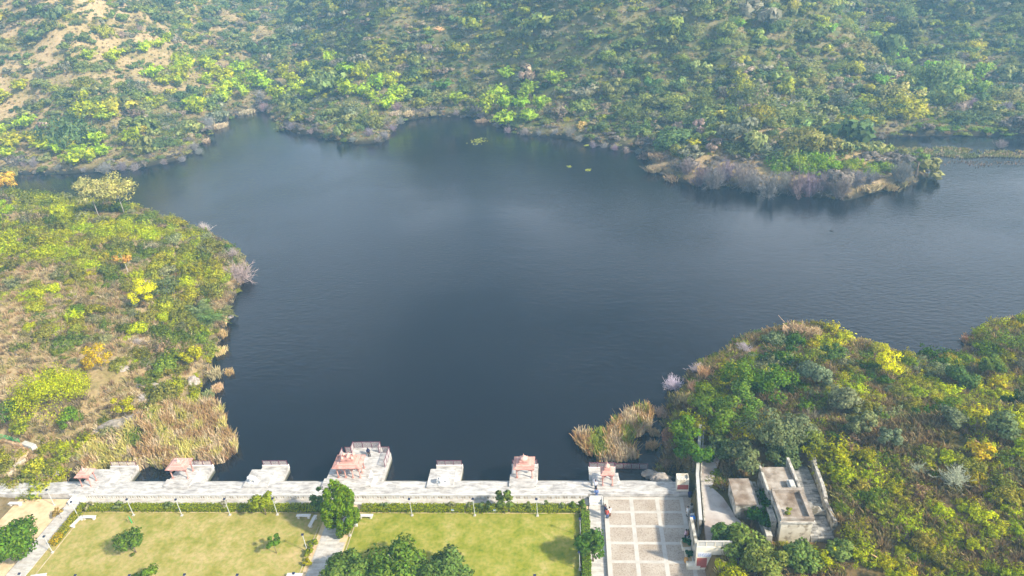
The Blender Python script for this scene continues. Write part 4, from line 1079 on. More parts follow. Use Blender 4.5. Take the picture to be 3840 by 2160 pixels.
MB().box(-2.0, 1.65, 2.36, 7.2, -1, 2.9).build("rear_block", "old_plaster", t); MB().box(-2.1, -1.85, 2.36, 7.3, 2.902, 3.4).build("rear_parapet", "white_plaster", t)
MB().box(-1.84, 1.64, 2.37, 7.2, 2.902, 2.98).build("rear_roof", "old_roof", t); MB().box(1.66, 1.98, 2.37, 8.4, -1, 3.5).build("rear_wall", "old_plaster", t)
MB().box(.6, 1.4, 2.9, 4.4, 2.982, 3.5).box(.75, 1.25, 3.05, 4.2, 3.502, 3.7).build("rubble_box", "grey_concrete", t)
MB().box(2.0, 4.6, -2.2, 1.2, -1, .62).build("yard_floor", "old_slabs", t); MB().box(2.0, 4.9, 1.9, 9.5, -1, .95).build("yard_floor", "old_slabs", t)
gb = MB(); a = [(2.0, .63), (4.7, .63), (4.7, 1.3), (4.2, 1.35), (3.8, 1.9), (3.2, 1.95), (2.8, 1.4), (2.0, 1.5)]
gb.add([(x, 1.35, z) for x, z in a] + [(x, 1.6, z) for x, z in a], [tuple(range(8)), tuple(range(8, 16))[::-1]] + [(i, i + 8, (i + 1) % 8 + 8, (i + 1) % 8) for i in range(8)]); gb.build("broken_wall", "white_plaster", t)
for yy in (-1.2, .3): MB().box(-1.757, -1.753, yy - .2, yy + .2, 1.2, 2.1).build("window", "black_cloth", t)
t = empty("yard_wall", (29.6, 66, 2.8), "old whitewashed yard wall along the right side of the ruined house", "wall")
w = MB(); pts = [z4(1900, 930, 4.6), z4(1800, 700, 4.8), z4(1770, 560, 5.0), z4(1690, 340, 5.0), z4(1640, 150, 5.2), z4(1600, 0, 5.5)]
cw = MB()
for i, (a, b) in enumerate(zip(pts[:-1], pts[1:])):
    a2 = a[:2] - np.array([29.6, 66]); b2 = b[:2] - np.array([29.6, 66]); zt = a[2] - 2.8 + (.25 if i % 2 else 0)
    w.wall(a2, b2, .5, -1, zt); cw.wall(a2, b2, .36, zt + .002, zt + .12)
w.build("wall", "white_plaster", t); cw.build("coping", "old_plaster", t)

# left edge: earthen ramp with its walls
S(MB().sheet([(*hit(x, y)[:2], hit(x, y)[2] + .25) for x, y in [(0, 1800), (30, 1795), (95, 1725), (130, 1675), (60, 1665), (0, 1720)]]).build("road", "bare_earth"), "sandy ramp climbing the left bank")
def strip_wall(name, pts, t_, h, mat, label, cat, z=None):
    P = [hit(*p) for p in pts]; c = P[0]
    e = empty(name, c, label, cat); w = MB()
    for a, b in zip(P[:-1], P[1:]): w.wall((a - c)[:2], (b - c)[:2], t_, min(a[2], b[2]) - c[2] - .8, max(a[2], b[2]) - c[2] + h)
    w.build("wall", mat, e); return e
e = strip_wall("low_wall", [(20, 1662), (55, 1672), (88, 1682)], .4, .6, "brick_orange", "orange low wall with a green rail on the left bank", "wall")
q0 = hit(5, 1652); q1 = hit(80, 1670); c = np.array(e.location)
rl_ = MB()
for zz in (.8, 1.1, 1.4): rl_.tube([q0 - c + np.array([0, 0, zz]), q1 - c + np.array([0, 0, zz])], .035, 5)
for f in (0, .33, .66, 1): rl_.tube([q0 - c + (q1 - q0) * f, q0 - c + (q1 - q0) * f + np.array([0, 0, 1.45])], .04, 5)
rl_.build("rail", "green_paint", e)
strip_wall("low_wall", [(92, 1672), (135, 1690)], .8, .8, "grey_concrete", "short grey concrete wall beside the orange wall on the left bank", "wall")
strip_wall("low_wall", [(97, 1728), (60, 1765), (28, 1802)], .35, .6, "stained_wall", "slanting low retaining wall beside the sandy ramp", "wall")

# ------------------------------------------------------------------ rocks
def rock(x, y, sx, sy, sz, seed, label, mat="rock", rz=0.0, sink=.35, p=None, group=None):
    p = hit(x, y) if p is None else p
    bm = bmesh.new(); bmesh.ops.create_icosphere(bm, subdivisions=4, radius=1)
    for v in bm.verts:
        n = v.co.copy(); off = Vector((seed * 3.1, seed * 1.7, 0))
        d = mnoise.fractal(n * 1.1 + off, .8, 2.1, 5) * .38 + mnoise.cell(n * 2.2 + off) * .16
        v.co = Vector((n.x * (1 + d) * sx, n.y * (1 + d) * sy, (n.z * (1 + d * .8)) * sz))
    me = bpy.data.meshes.new("rock"); bm.to_mesh(me); bm.free()
    o = link("boulder", me, mat, None, (p[0], p[1], p[2] + sz * (.5 - sink))); o.rotation_euler[2] = rz
    return tag(o, label, "boulder", group)
rock(150, 1785, 2.9, 1.2, .55, 1, "wide pale grey rock slab behind the small end pavilion")
rock(115, 1768, 1.0, .8, .8, 2, "smaller grey boulder on the left end of the pale rock slab")
rock(430, 1605, 3.0, 1.1, 1.1, 3, "long dark layered rock ledge behind the reed bed, left part", "dark_rock", .35)
rock(530, 1575, 2.8, 1.2, 1.1, 4, "long dark layered rock ledge behind the reed bed, right part", "dark_rock", .3)
rock(728, 1440, 1.1, 1.5, 1.2, 5, "grey boulder jutting into the lake above the left reed bed")
rock(615, 1505, 1.6, .8, .6, 6, "dark rock patch above the left reed bed", "dark_rock")
rock(545, 1450, 2.0, .8, .6, 7, "dark rough rock on the slope above the bare twig bush", "dark_rock", .1)
rock(612, 1452, .8, .6, .5, 8, "white-topped boulder on the left slope")
rock(460, 1385, 1.0, .7, .5, 9, "pale boulder right of the orange-yellow bush")
rock(550, 1370, .7, .6, .45, 10, "small pale boulder on the left slope near the stones")
rock(2436, 1780, 1.1, .7, .55, 11, "brown shore rock at the right end of the steps, nearer the water", p=at(2436, 1780, -.6))
rock(2478, 1800, 1.5, .9, .75, 12, "large brown rock at the right end of the steps", p=at(2478, 1800, .2))
rock(3195, 1337, 1.0, .6, .5, 13, "pale flat boulder on the right slope left of the yellow tree")
rock(3640, 1535, 1.0, .7, .55, 14, "grey striped boulder on the brown right slope")
rock(70, 1325, .8, .6, .7, 15, "dark upright rock on the left slope", "dark_rock")
rock(860, 1190, 1.0, .7, .7, 16, "orange-grey rock at the water beside the palms")

# ------------------------------------------------------------------ wild plants: the kinds
def place(p, sink=.1): return (float(p[0]), float(p[1]), float(p[2]) - sink)
bush_me = []
for i in range(6):
    rg = np.random.default_rng(400 + i)
    bush_me.append(crown_mesh("bush", rg, (330, 360, 300, 340, 320, 360)[i], 1.0, (1.05, .9, 1.2, .8, 1.0, 1.15)[i], (9, 12, 8, 11, 7, 10)[i], (.21, .18, .22, .19, .24, .17)[i], (1, .8, 1.1, .55, 1, .7)[i], .25))
big_me = []
for i in range(5):
    rg = np.random.default_rng(430 + i)
    big_me.append(crown_mesh("bush", rg, 1900, 1.0, (1.0, .85, 1.15, 1.3, .95)[i], (18, 22, 16, 14, 26)[i], (.09, .085, .09, .085, .08)[i], (1, .6, .9, 1, .7)[i], .2))
bare_me = [bare_mesh("bare_bush", 440 + i, 1.0, (26, 22, 30)[i], 2, .55, .021, (1.1, .8, 1.3)[i], (4, 6)) for i in range(3)]
bam_me = [bamboo_mesh("bamboo_clump", 450 + i, (20, 17, 24)[i]) for i in range(3)]
big_me[1:5] = [spray_mesh("bush", 470 + i, (46, 38, 54, 42)[i], 38, (1.0, 1.25, .8, 1.1)[i]) for i in range(4)]
for me in bush_me + big_me + bam_me: me.materials.append(MATS["foliage"])
for me in bare_me: me.materials.append(MATS["twigs"])
reed_me = [reed_mesh("reed_clump", 460 + i, 620, 1.0, 1.15, .22, .032) for i in range(3)]
tuft_me = [reed_mesh("grass_tussock", 465 + i, 46, .45, .55, .7, .022) for i in range(2)]
for me in reed_me + tuft_me: me.materials.append(MATS["blades"])

def put(name, me, p, s, tint, label, cat, group=None, rz=None, tilt=0.0):
    o = bpy.data.objects.new(name, me); col.objects.link(o)
    o.location = place(p); o.scale = s if isinstance(s, tuple) else (s, s, s)
    o.rotation_euler = (rnd.uniform(-tilt, tilt), rnd.uniform(-tilt, tilt), rnd.random() * 6.283 if rz is None else rz)
    set_tint(o, tint)
    return tag(o, label, cat, group)

TAKEN = []   # (x, y, r) of plants placed by hand
def wild(name, me, x, y, wpx, tint, look, cat, group=None, hs=1.0, tail="", low=.42, label=None, tilt=0.0):
    """plant whose crown sits around photo point (x, y) and looks wpx wide"""
    p = hit(x, y + wpx * low * hs)
    c = (p - CAM) @ CF
    s = wpx / 2 * c / F_PX
    TAKEN.append((p[0], p[1], s * .95))
    q = p + np.array([0, 0, s * hs * .5])
    return put(name, me, p, (s, s, s * hs), tint, label or place_label(look, q, tail), cat, group, None, tilt)

def jit(c, k=.12): return tuple(float(max(.004, v * (1 + rnd.uniform(-k, k)))) for v in c)
# --- far bank: arching bamboo clumps
BAM = [(210, 870), (640, 700), (760, 790), (820, 840), (1030, 985), (1470, 740), (1160, 500), (1280, 260), (1100, 320), (880, 370), (860, 420), (690, 385), (1200, 300), (1370, 410),
       (1420, 440), (1250, 570), (1350, 580), (1560, 440), (1650, 380), (1600, 490), (1700, 530), (1800, 480), (1900, 470), (1950, 550), (1750, 600), (1850, 650), (1700, 690), (2000, 600), (2200, 560),
       (2250, 620), (2400, 540), (2300, 480), (2150, 500), (2450, 600), (2500, 400), (2100, 660), (2350, 660), (20, 950), (100, 1010), (60, 1110), (15, 690), (280, 1010), (350, 1050), (450, 1090),
       (530, 1040), (620, 1090), (740, 1010), (780, 1100), (580, 1140), (690, 1140), (170, 610), (560, 940), (640, 790), (1180, 740),
       (1330, 480), (1410, 500), (1580, 560), (1690, 620), (1830, 570), (1520, 750)]
for (x, y) in [(50, 480), (170, 500), (40, 620), (160, 640), (290, 580), (380, 560), (420, 650), (470, 690), (230, 690), (350, 720), (870, 710), (1240, 520), (1180, 650), (1110, 740), (1250, 730), (1430, 610),
               (1390, 670), (1620, 550), (1360, 740), (1500, 740), (1410, 840), (1230, 850)]: BAM.append((x + 2576, y))
for (x, y) in [(1600, 330), (1650, 450), (1500, 570), (1850, 480), (2000, 480), (2100, 550), (2240, 500), (2250, 620), (1040, 170), (1130, 190), (500, 60), (430, 150), (1420, 250), (2060, 600), (1560, 390)]: BAM.append((x + 5152, y))
for i, (x, y) in enumerate(BAM):
    X, Y = x / 2.0125, y / 2.0125
    wpx = rnd.uniform(84, 124) * (.55 + .45 * min(1, Y / 330))
    hz = min(1, max(0, (X - 900) / 2000))
    tn = jit((.33 - .12 * hz, .39 - .06 * hz, .016 + .03 * hz), .13)
    sun = "yellow-green" if tn[0] > .25 else "fresh green"
    wild("bamboo_clump", bam_me[i % 3], X, Y, wpx, tn, "arching " + sun + " bamboo clump", "bamboo", "bamboo clumps on the far hillsides", rnd.uniform(1.05, 1.4), " on the far bank")
wild("bamboo_clump", bam_me[0], 1663, 300, 108, (.10, .19, .022), "", "bamboo", "bamboo clumps on the far hillsides", .9, label="broad deep green bamboo clump standing alone left of the yellow bamboo, above the far bay")
wild("bamboo_clump", bam_me[1], 2180, 460, 60, (.52, .40, .14), "", "tree", None, 1.1, label="straw-yellow dry plume tree at the far shore above purple bare bushes")
wild("bamboo_clump", bam_me[2], 1643, 104, 58, (.56, .38, .20), "", "tree", None, .8, label="single straw-coloured dry tree high on the far hillside")
wild("bamboo_clump", bam_me[2], 2602, 525, 78, (.42, .40, .015), "", "bamboo", None, .9, label="bright yellow bamboo clump just above the right bank's purple thicket")
wild("bamboo_clump", bam_me[0], 3260, 435, 60, (.38, .36, .02), "", "bamboo", None, 1.2, label="bright yellow bamboo plume low on the right-hand far slope")

# --- bare purple-grey shrubs along the shores
BARE = [(x, y, w) for x, y, w in [(190, 1220, 70), (270, 1210, 90), (450, 1250, 70), (800, 1250, 110), (930, 1240, 90), (1020, 1250, 70), (1470, 1090, 90), (1510, 1130, 70), (1580, 900, 90), (1700, 880, 70), (1970, 700, 100),
        (2000, 790, 80), (2200, 940, 90), (2350, 980, 70), (1380, 1190, 60), (1240, 1210, 60), (640, 1270, 60)]]
BARE += [(x + 2576, y, w) for x, y, w in [(90, 1040, 60), (220, 980, 90), (280, 1040, 70), (330, 1010, 80), (390, 950, 80), (450, 900, 80), (300, 760, 70), (420, 790, 80), (870, 840, 60), (1060, 860, 70), (1180, 930, 70), (1260, 970, 70), (1390, 980, 80),
        (1500, 990, 60), (1620, 980, 80), (1730, 970, 90), (1800, 1030, 80), (1900, 1080, 70), (1980, 1090, 60), (2060, 1100, 70), (2150, 1120, 70), (2240, 1130, 60)]]
BARE += [(x + 5152, y, w) for x, y, w in [(40, 1230, 80), (130, 1290, 100), (230, 1300, 110), (340, 1250, 110), (440, 1290, 110), (520, 1340, 90), (640, 1350, 130), (760, 1340, 110), (860, 1360, 110), (960, 1350, 110), (1060, 1350, 100), (1180, 1370, 110),
        (1300, 1320, 90), (1400, 1310, 80), (1640, 1250, 110), (1080, 1010, 90), (1180, 1040, 90), (1330, 1000, 70), (1500, 1020, 60), (2180, 760, 90), (2440, 780, 80), (2400, 1070, 90)]]
for i, (x, y, w) in enumerate(BARE):
    wild("bare_bush", bare_me[i % 3], x / 2.0125, y / 2.0125, w / 2.0125 * (2.2 if x > 5152 and y > 1200 else 1.35), jit((.165, .14, .142) if x > 5152 and y > 1200 else (.235, .20, .20), .12), "bare purple-grey bush", "bare bush", "bare bushes along the far shore", rnd.uniform(1.1, 1.35) if x > 5152 and y > 1200 else rnd.uniform(.75, 1.0), " at the far shore")
wild("bare_bush", bare_me[2], 905, 1000, 150, (.33, .26, .245), "", "bare bush", None, .75, label="large pinkish-grey bare bush leaning over the water at the left headland")
wild("bare_bush", bare_me[0], 875, 940, 80, (.32, .26, .24), "", "bare bush", None, .9, label="thin greyish bare bush behind the large one at the left headland")
wild("bare_bush", bare_me[1], 770, 845, 80, (.42, .36, .34), "", "bare bush", None, .8, label="pale whitish bare bush at the back tip of the left headland")
wild("bare_bush", bare_me[0], 820, 890, 50, (.11, .09, .06), "", "bare bush", None, 1.0, label="dark bare bush at the back tip of the left headland")
wild("bare_bush", bare_me[2], 2522, 1420, 112, (.44, .38, .45), "", "bare bush", None, .75, label="round lilac-grey bare bush standing in the water off the right bank")
wild("bare_bush", bare_me[1], 2610, 1370, 85, (.38, .32, .35), "", "bare bush", None, .7, label="low bare bush in the water, second from the round lilac one")
wild("bare_bush", bare_me[0], 2790, 1290, 80, (.38, .33, .36), "", "bare bush", None, .7, label="pale bare bush at the right bank's far water edge")
wild("bare_bush", bare_me[1], 3572, 1760, 150, (.36, .38, .27), "", "bare bush", None, .95, label="large pale grey-green feathery bush low on the right slope")
wild("bare_bush", bare_me[0], 3440, 1740, 95, (.30, .33, .22), "", "bare bush", None, .8, label="smaller pale grey-green feathery bush beside the large feathery one")
wild("bare_bush", bare_me[2], 320, 1690, 80, (.62, .50, .30), "", "bare tree", None, .9, label="pale leafless tree behind the small end pavilion")
wild("bare_bush", bare_me[0], 537, 1482, 45, (.55, .48, .45), "", "bare bush", None, 1.1, label="small white twiggy bush on the left slope below the dark rock")
wild("bare_bush", bare_me[1], 520, 1270, 60, (.36, .31, .28), "", "bare bush", None, .8, label="greyish bare bush in the middle of the left slope")
wild("bare_bush", bare_me[2], 3040, 1545, 110, (.24, .21, .13), "", "bare bush", None, .8, label="brownish twiggy tree behind the ruined house on the right slope")

# --- singular plants, left headland
def T(name, label, cat, x, y, w, h, tint, n=1200, k=14, seed=1, bark="bark", cz=.25, open_=.2, flat=1.0, limbs=6, leaf=.22, tr=.09):
    """tree whose foot is seen at photo point (x, y); w, h = crown width and total height in photo pixels"""
    p = hit(x, y); c = (p - CAM) @ CF; m_ = c / F_PX
    TAKEN.append((p[0], p[1], w * m_ * .4))
    H = h * m_ / .78
    return tree(name, label, cat, place(p), H, w * m_ / 2, H * cz, tint, n, k, leaf * max(1, m_ / .045), tr, limbs, seed, None, flat, bark, None, (0, 0), open_)
T("flowering_tree", "bright yellow flowering tree on the left headland", "tree", 555, 1165, 125, 125, (.66, .52, .004), 1500, 15, 500, cz=.12)
T("acacia_tree", "wide glowing lime-green acacia on the lower left slope", "tree", 225, 1570, 300, 185, (.34, .37, .006), 9000, 40, 501, cz=.10, open_=.05, leaf=.17)
T("acacia_tree", "small lime-green bushy tree above the dark rock ledge", "tree", 475, 1565, 95, 90, (.32, .31, .008), 900, 10, 502, cz=.1)
T("acacia_tree", "orange-yellow leafed tree in the middle of the left slope", "tree", 385, 1395, 130, 110, (.42, .31, .012), 1400, 14, 503, cz=.1)
T("acacia_tree", "lime-yellow bush tree near the water right of the stony patch on the left slope", "tree", 738, 1385, 105, 95, (.34, .33, .008), 1000, 11, 504, cz=.08)
T("acacia_tree", "bright fresh green tree at the left edge, on the headland's crest", "tree", 20, 835, 100, 90, (.26, .36, .008), 900, 10, 505, cz=.1)
T("flame_tree", "orange-gold tree at the left edge on the headland's back shore", "tree", 30, 760, 150, 110, (.62, .36, .05), 1300, 12, 506, cz=.2, flat=.8)
T("acacia_tree", "pale olive tree behind the orange-gold one at the left edge", "tree", 45, 725, 110, 90, (.24, .24, .08), 1000, 11, 507, cz=.25)
T("eucalyptus_tree", "pale yellowish eucalyptus with white forked trunks on the headland, right one of the pair", "tree", 470, 812, 165, 150, (.36, .33, .10), 3600, 26, 508, "pale_bark", .26, .0, 1.1, 8)
T("eucalyptus_tree", "pale yellowish eucalyptus with white forked trunks on the headland, left one of the pair", "tree", 372, 815, 150, 150, (.33, .31, .11), 2800, 24, 509, "pale_bark", .26, .1, 1.1, 8)
T("flame_tree", "sparse orange-leaved tree with twisted pale trunk on the left headland", "tree", 482, 1025, 95, 70, (.50, .30, .06), 420, 9, 510, "pale_bark", .45, .5)
T("acacia_tree", "deep green tree beside the yellow flowering tree", "tree", 640, 1120, 110, 90, (.12, .15, .06), 900, 11, 511, cz=.1)
T("acacia_tree", "dark blue-green tree at the left edge above the ramp", "tree", 40, 1620, 150, 150, (.10, .17, .03), 1500, 14, 512, cz=.1)
T("acacia_tree", "dense green bush tree left of the reed bed's dark ledge", "tree", 270, 1615, 110, 100, (.12, .20, .012), 1200, 12, 513, cz=.05)
T("acacia_tree", "yellow-flecked tree left of the dense green bush tree", "tree", 100, 1640, 130, 100, (.24, .27, .02), 1200, 12, 514, cz=.08)
for i, (x, y, w) in enumerate([(752, 1155, 95), (800, 1185, 105), (850, 1165, 70)]):
    p = hit(x, y + 30); c = (p - CAM) @ CF; m_ = c / F_PX; TAKEN.append((p[0], p[1], w * m_ * .4))
    t = empty("palm_tree", place(p), ("left and greyest", "middle and largest", "right and smallest")[i] + " one of the three date palms at the left headland's water edge", "palm")
    MB().tube([(0, 0, -.2), (.05, 0, 1.0), (0, 0, 1.7)], [.22, .17, .15], 8).build("trunk", "bark", t, True)
    o = link("crown", palm_mesh(520 + i), "foliage", t, (0, 0, 1.7)); o.scale = (w * m_ / 2,) * 3; set_tint(o, ((.15, .19, .07), (.12, .18, .05), (.17, .18, .06))[i])
# --- singular plants, right bank
T("flowering_tree", "bright yellow flowering tree on the right slope", "tree", 3325, 1425, 125, 110, (.62, .52, .004), 1300, 13, 530, cz=.15)
T("acacia_tree", "tall dark green tree near the water on the right bank", "tree", 3110, 1395, 100, 135, (.085, .14, .03), 1400, 14, 531, cz=.08)
T("acacia_tree", "orange-yellow leafed bush tree on the right slope near the frame's edge", "tree", 3668, 1735, 110, 85, (.40, .31, .012), 1000, 11, 532, cz=.1)
T("acacia_tree", "bright green bush tree at the right end of the far right headland", "tree", 3800, 1330, 170, 110, (.15, .20, .02), 1400, 14, 533, cz=.05)
TR = [(2690, 1650, 210, 184, (.10, .165, .016)), (2760, 1590, 200, 160, (.11, .165, .022)), (2570, 1690, 150, 144, (.09, .165, .010)), (2600, 1770, 170, 136, (.06, .13, .012)), (2700, 1720, 150, 96, (.11, .135, .05)),
      (2860, 1700, 230, 184, (.12, .145, .055)), (2790, 1775, 190, 128, (.125, .15, .055)), (2925, 1755, 150, 104, (.105, .14, .05)), (2990, 1665, 160, 112, (.14, .165, .08)), (3040, 1710, 130, 96, (.15, .18, .025)),
      (2780, 1480, 190, 120, (.10, .17, .010)), (2900, 1500, 200, 104, (.09, .16, .010)), (2640, 1540, 150, 104, (.13, .19, .010)), (3150, 1540, 150, 96, (.165, .20, .10)), (3060, 1440, 130, 88, (.16, .19, .10)),
      (3220, 1620, 120, 88, (.17, .19, .075)), (3330, 1680, 90, 88, (.15, .18, .10)), (3600, 1450, 130, 72, (.08, .14, .03)), (3700, 1420, 120, 88, (.10, .16, .02)), (3560, 1600, 110, 80, (.15, .17, .075)),
      (3750, 1640, 130, 96, (.13, .17, .07)), (2790, 2080, 190, 112, (.15, .19, .04)), (2870, 2150, 190, 96, (.165, .19, .04)), (2990, 2120, 170, 72, (.12, .165, .035)), (2720, 2040, 110, 88, (.11, .18, .04)), (3150, 2085, 110, 60, (.15, .19, .045)),
      (2900, 1900, 130, 72, (.035, .10, .012)), (2870, 1960, 150, 88, (.04, .10, .014)), (3090, 1830, 10, 8, (.1, .1, .1))]
TRL = ["big rounded deep green tree above the terrace wall's far end", 'deep green tree directly behind the far end of the terrace', "deep green tree at the shore, left of the terrace wall's top", 'darkest tree right behind the cream booth', "grey-green tree overhanging the terrace road's top", "large olive tree between the terrace and the ruined house's rear", 'olive tree overhanging the little flat hut', "olive tree overhanging the ruined house's rear roof", "pale grey-green tree behind the ruined house's walled yard", 'yellow-green tree at the top corner of the old yard wall', 'broad green tree high on the right bank, on the side of the lilac bush', 'broad green tree high on the right bank, just below the tall dark green tree', "fresh green tree at the right bank's shore below the tan grasses", 'silvery grey-green feathery tree in the middle of the right bank', "silvery tree below the yellow flowering tree's left side", 'grey-olive tree above the brown patch of the right slope', 'slim grey tree right of the old yard wall, on the slope', 'dark green tree beneath the far right inlet', "fresh green tree nearest the frame's edge below the far right inlet", 'grey-olive round tree at the right of the brown patch', "grey-olive tree near the frame's edge above the orange-yellow bush tree", "olive tree below the terrace's near end, left one", 'olive tree at the bottom edge below the ruined house', "dark green tree hiding the ruined house's front foot", "bright green tree leaning over the terrace's near end", "olive tree at the right corner of the ruined house's front", 'dark green tree in the gap between hut and ruined house, farther one', 'dark green tree in the gap between hut and ruined house, nearer one']
for i, (x, y, w, h, tn) in enumerate(TR[:-1]):
    q = hit(x, y); g = "deep green" if tn[1] > tn[0] * 1.9 else ("grey-green" if tn[2] > .065 else "olive")
    T("broadleaf_tree", TRL[i], "tree", x, y, w, h, jit(tn, .08), int(900 + w * 9), 17, 540 + i, cz=.12, leaf=.26)
o = tree("shrub", "yellow-green shrub sprouting from the ruined house's roof", "shrub", (23.35, 60.9, 6.3), 1.2, .55, .1, (.17, .19, .025), 260, 6, .17, .03, 4, 590)

# --- reeds
def in_poly(P, poly):
    ins = np.zeros(len(P), bool); n = len(poly)
    for i in range(n):
        a, b = poly[i], poly[(i + 1) % n]
        c = (a[1] > P[:, 1]) != (b[1] > P[:, 1])
        ins ^= c & (P[:, 0] < a[0] + (P[:, 1] - a[1]) * (b[0] - a[0]) / (b[1] - a[1] + 1e-12))
    return ins
def reed_bed(name, pxpoly, dens, h, seed, label, kind, cols, wid=.06, cat=None, clump=2.0, z=WZ):
    """bed of reeds on the water: one mesh per bed, colours shift from patch to patch"""
    rg = np.random.default_rng(seed)
    po = np.array([at(x, y, z)[:2] for x, y in pxpoly]); lo, hi = po.min(0), po.max(0)
    n = int((hi[0] - lo[0]) * (hi[1] - lo[1]) * dens); P = rg.uniform(lo, hi, (n, 2)); P = P[in_poly(P, po)]
    v = fbm(P[:, 0] / clump + seed, P[:, 1] / clump); P = P[v > .34]; v = v[v > .34]
    c0 = P.mean(0)
    gzs = np.maximum(ground(P[:, 0], P[:, 1]), z - .3)
    pts = np.concatenate([P - c0, (gzs - z)[:, None]], 1)
    me = reed_mesh(name, seed, 0, 1, h, .3, wid, pts)
    hue = fbm(P[:, 0] / 2.2 + 50, P[:, 1] / 2.2 + seed, 2)
    mi = np.digitize(hue, [.42, .5, .58])
    for k, cc in enumerate(cols):
        nm = f"reed tone {cc}"
        if nm not in MATS: mat_leaf(nm, .2, .4, cc)
        me.materials.append(MATS[nm])
    me.polygons.foreach_set("material_index", np.repeat(np.minimum(mi, len(cols) - 1), 2).astype(np.int32))
    o = link(name, me, None, None, (c0[0], c0[1], z))
    return tag(o, label, cat, None, kind)
TAN, RUST, STRAW, GRN = (.54, .39, .20), (.44, .29, .13), (.62, .50, .32), (.27, .32, .045)
reed_bed("reed_bed", [(300, 1800), (330, 1730), (420, 1700), (520, 1650), (600, 1600), (700, 1535), (780, 1510), (825, 1525), (850, 1570), (850, 1610), (895, 1665), (890, 1700), (840, 1738), (770, 1752), (700, 1760), (600, 1762), (560, 1750), (520, 1770), (400, 1762), (350, 1800)], 60, 2.1, 600,
         "broad tawny reed bed behind the left jetties", "stuff", [RUST, TAN, STRAW, (.58, .52, .15)], .04)
reed_bed("reed_island", [(2150, 1650), (2165, 1632), (2220, 1640), (2280, 1625), (2330, 1560), (2385, 1545), (2435, 1535), (2448, 1560), (2440, 1610), (2400, 1640), (2350, 1650), (2380, 1690), (2400, 1720), (2340, 1735), (2290, 1735), (2230, 1732), (2190, 1700)], 75, 2.1, 601,
         "island of rusty and green reeds off the right bank", "thing", [GRN, RUST, (.54, .35, .15), STRAW], .04, "reeds", 1.6)
REEDS = [(2990, 1235, 110, (.40, .28, .16), "tall tan reed clump at the right bank's outermost tip"), (3050, 1245, 70, (.44, .34, .20), "smaller tan reed clump just right of the right bank's tip"), (3235, 1290, 75, (.30, .22, .10), "brown reed clump at the water edge left of the far right inlet"),
         (3620, 1272, 50, (.34, .20, .11), "rust-brown reed clump standing in the far right inlet"), (3640, 1315, 60, (.38, .26, .15), "tan reed clump at the mouth of the far right inlet"),
         (825, 1320, 55, (.60, .44, .20), "golden reed tuft at the left slope's water edge, larger and lower one"), (835, 1200, 65, (.55, .40, .22), "golden reed tuft below the date palms"), (830, 1250, 50, (.45, .34, .16), "dull tan reed tuft between two golden ones on the left shore"),
         (815, 1400, 65, (.34, .31, .16), "grey-green reed tuft in the water off the left slope"), (860, 1395, 40, (.42, .32, .14), "small reed tuft farthest out from the left slope"), (820, 1450, 50, (.50, .36, .20), "tan reed tuft in the water above the left reed bed"),
         (780, 1480, 55, (.20, .24, .10), "green reed tuft in the water above the left reed bed"), (2480, 1550, 60, (.42, .32, .24), "pale reed tuft between the reed island and the right bank"), (2440, 1670, 55, (.36, .25, .13), "rust reed clump at the right bank's foot"), (2455, 1620, 50, (.40, .28, .16), "tan reed clump at the right bank's foot"),
         (2640, 1400, 70, (.42, .27, .14), "orange-tan reed clump on the right bank by the lilac bush"), (2600, 1450, 60, (.44, .29, .17), "pinkish-tan reed clump at the right bank below the lilac bush"), (2570, 1500, 70, (.40, .31, .14), "tan grass clump on the right bank, lowest of the shore clumps"),
         (2475, 572, 105, (.40, .27, .17), "dense rust-tan reed clump at the left tip of the right bank's thicket"), (2470, 620, 90, (.46, .33, .20), "pale tan reed patch below the dense rust-tan reed clump"), (2520, 660, 80, (.42, .29, .18), "tan reed patch under the purple bare trees"), (2600, 672, 70, (.44, .30, .18), "orange-tan reed strip at the thicket's water edge"),
         (935, 408, 75, (.58, .45, .29), "pale straw reeds at the head of the far left inlet"), (825, 465, 70, (.60, .44, .28), "pinkish pale reeds on the far left inlet's bank"), (715, 500, 60, (.62, .46, .28), "pale tan reeds on the left bank of the far inlet"), (775, 525, 50, (.58, .40, .26), "pale reeds at the bend of the far left bank"),
         (1535, 418, 60, (.62, .46, .28), "pale straw reeds at the head of the middle bay, left part"), (1580, 420, 60, (.62, .47, .26), "pale straw reeds at the head of the middle bay, middle part"), (1625, 418, 50, (.52, .44, .22), "pale straw reeds at the head of the middle bay, right part"), (1810, 448, 45, (.48, .32, .22), "rusty reeds right of the middle bay"),
         (1480, 420, 55, (.56, .42, .30), "pale reeds left of the middle bay's head"), (3250, 695, 90, (.50, .37, .20), "tan reeds at the right end of the purple thicket"), (3320, 690, 80, (.50, .36, .18), "tan reeds below the lone tree with dark trunk"), (3390, 680, 60, (.40, .33, .16), "olive-tan reeds right of the lone tree with dark trunk")]
reed_bed("reed_bed", [(3130, 545), (3290, 540), (3420, 556), (3560, 552), (3700, 566), (3840, 566), (3900, 570), (3900, 594), (3700, 588), (3600, 596), (3520, 585), (3380, 584), (3280, 572), (3150, 574)], 16, .8, 602,
         "long low tan and olive reed strip in the far right channel", "stuff", [(.30, .28, .10), (.40, .31, .16), (.46, .36, .22), (.24, .26, .10)], .10, None, 3.0)
reed_bed("reed_bed", [(3500, 606), (3590, 602), (3700, 606), (3860, 604), (3860, 618), (3720, 622), (3640, 632), (3560, 626)], 4, .6, 603,
         "sparse brown reeds in the bright water near the frame's right edge", "stuff", [(.30, .21, .15), (.36, .25, .17), (.30, .24, .15), (.34, .25, .17)], .08, None, 3.0)
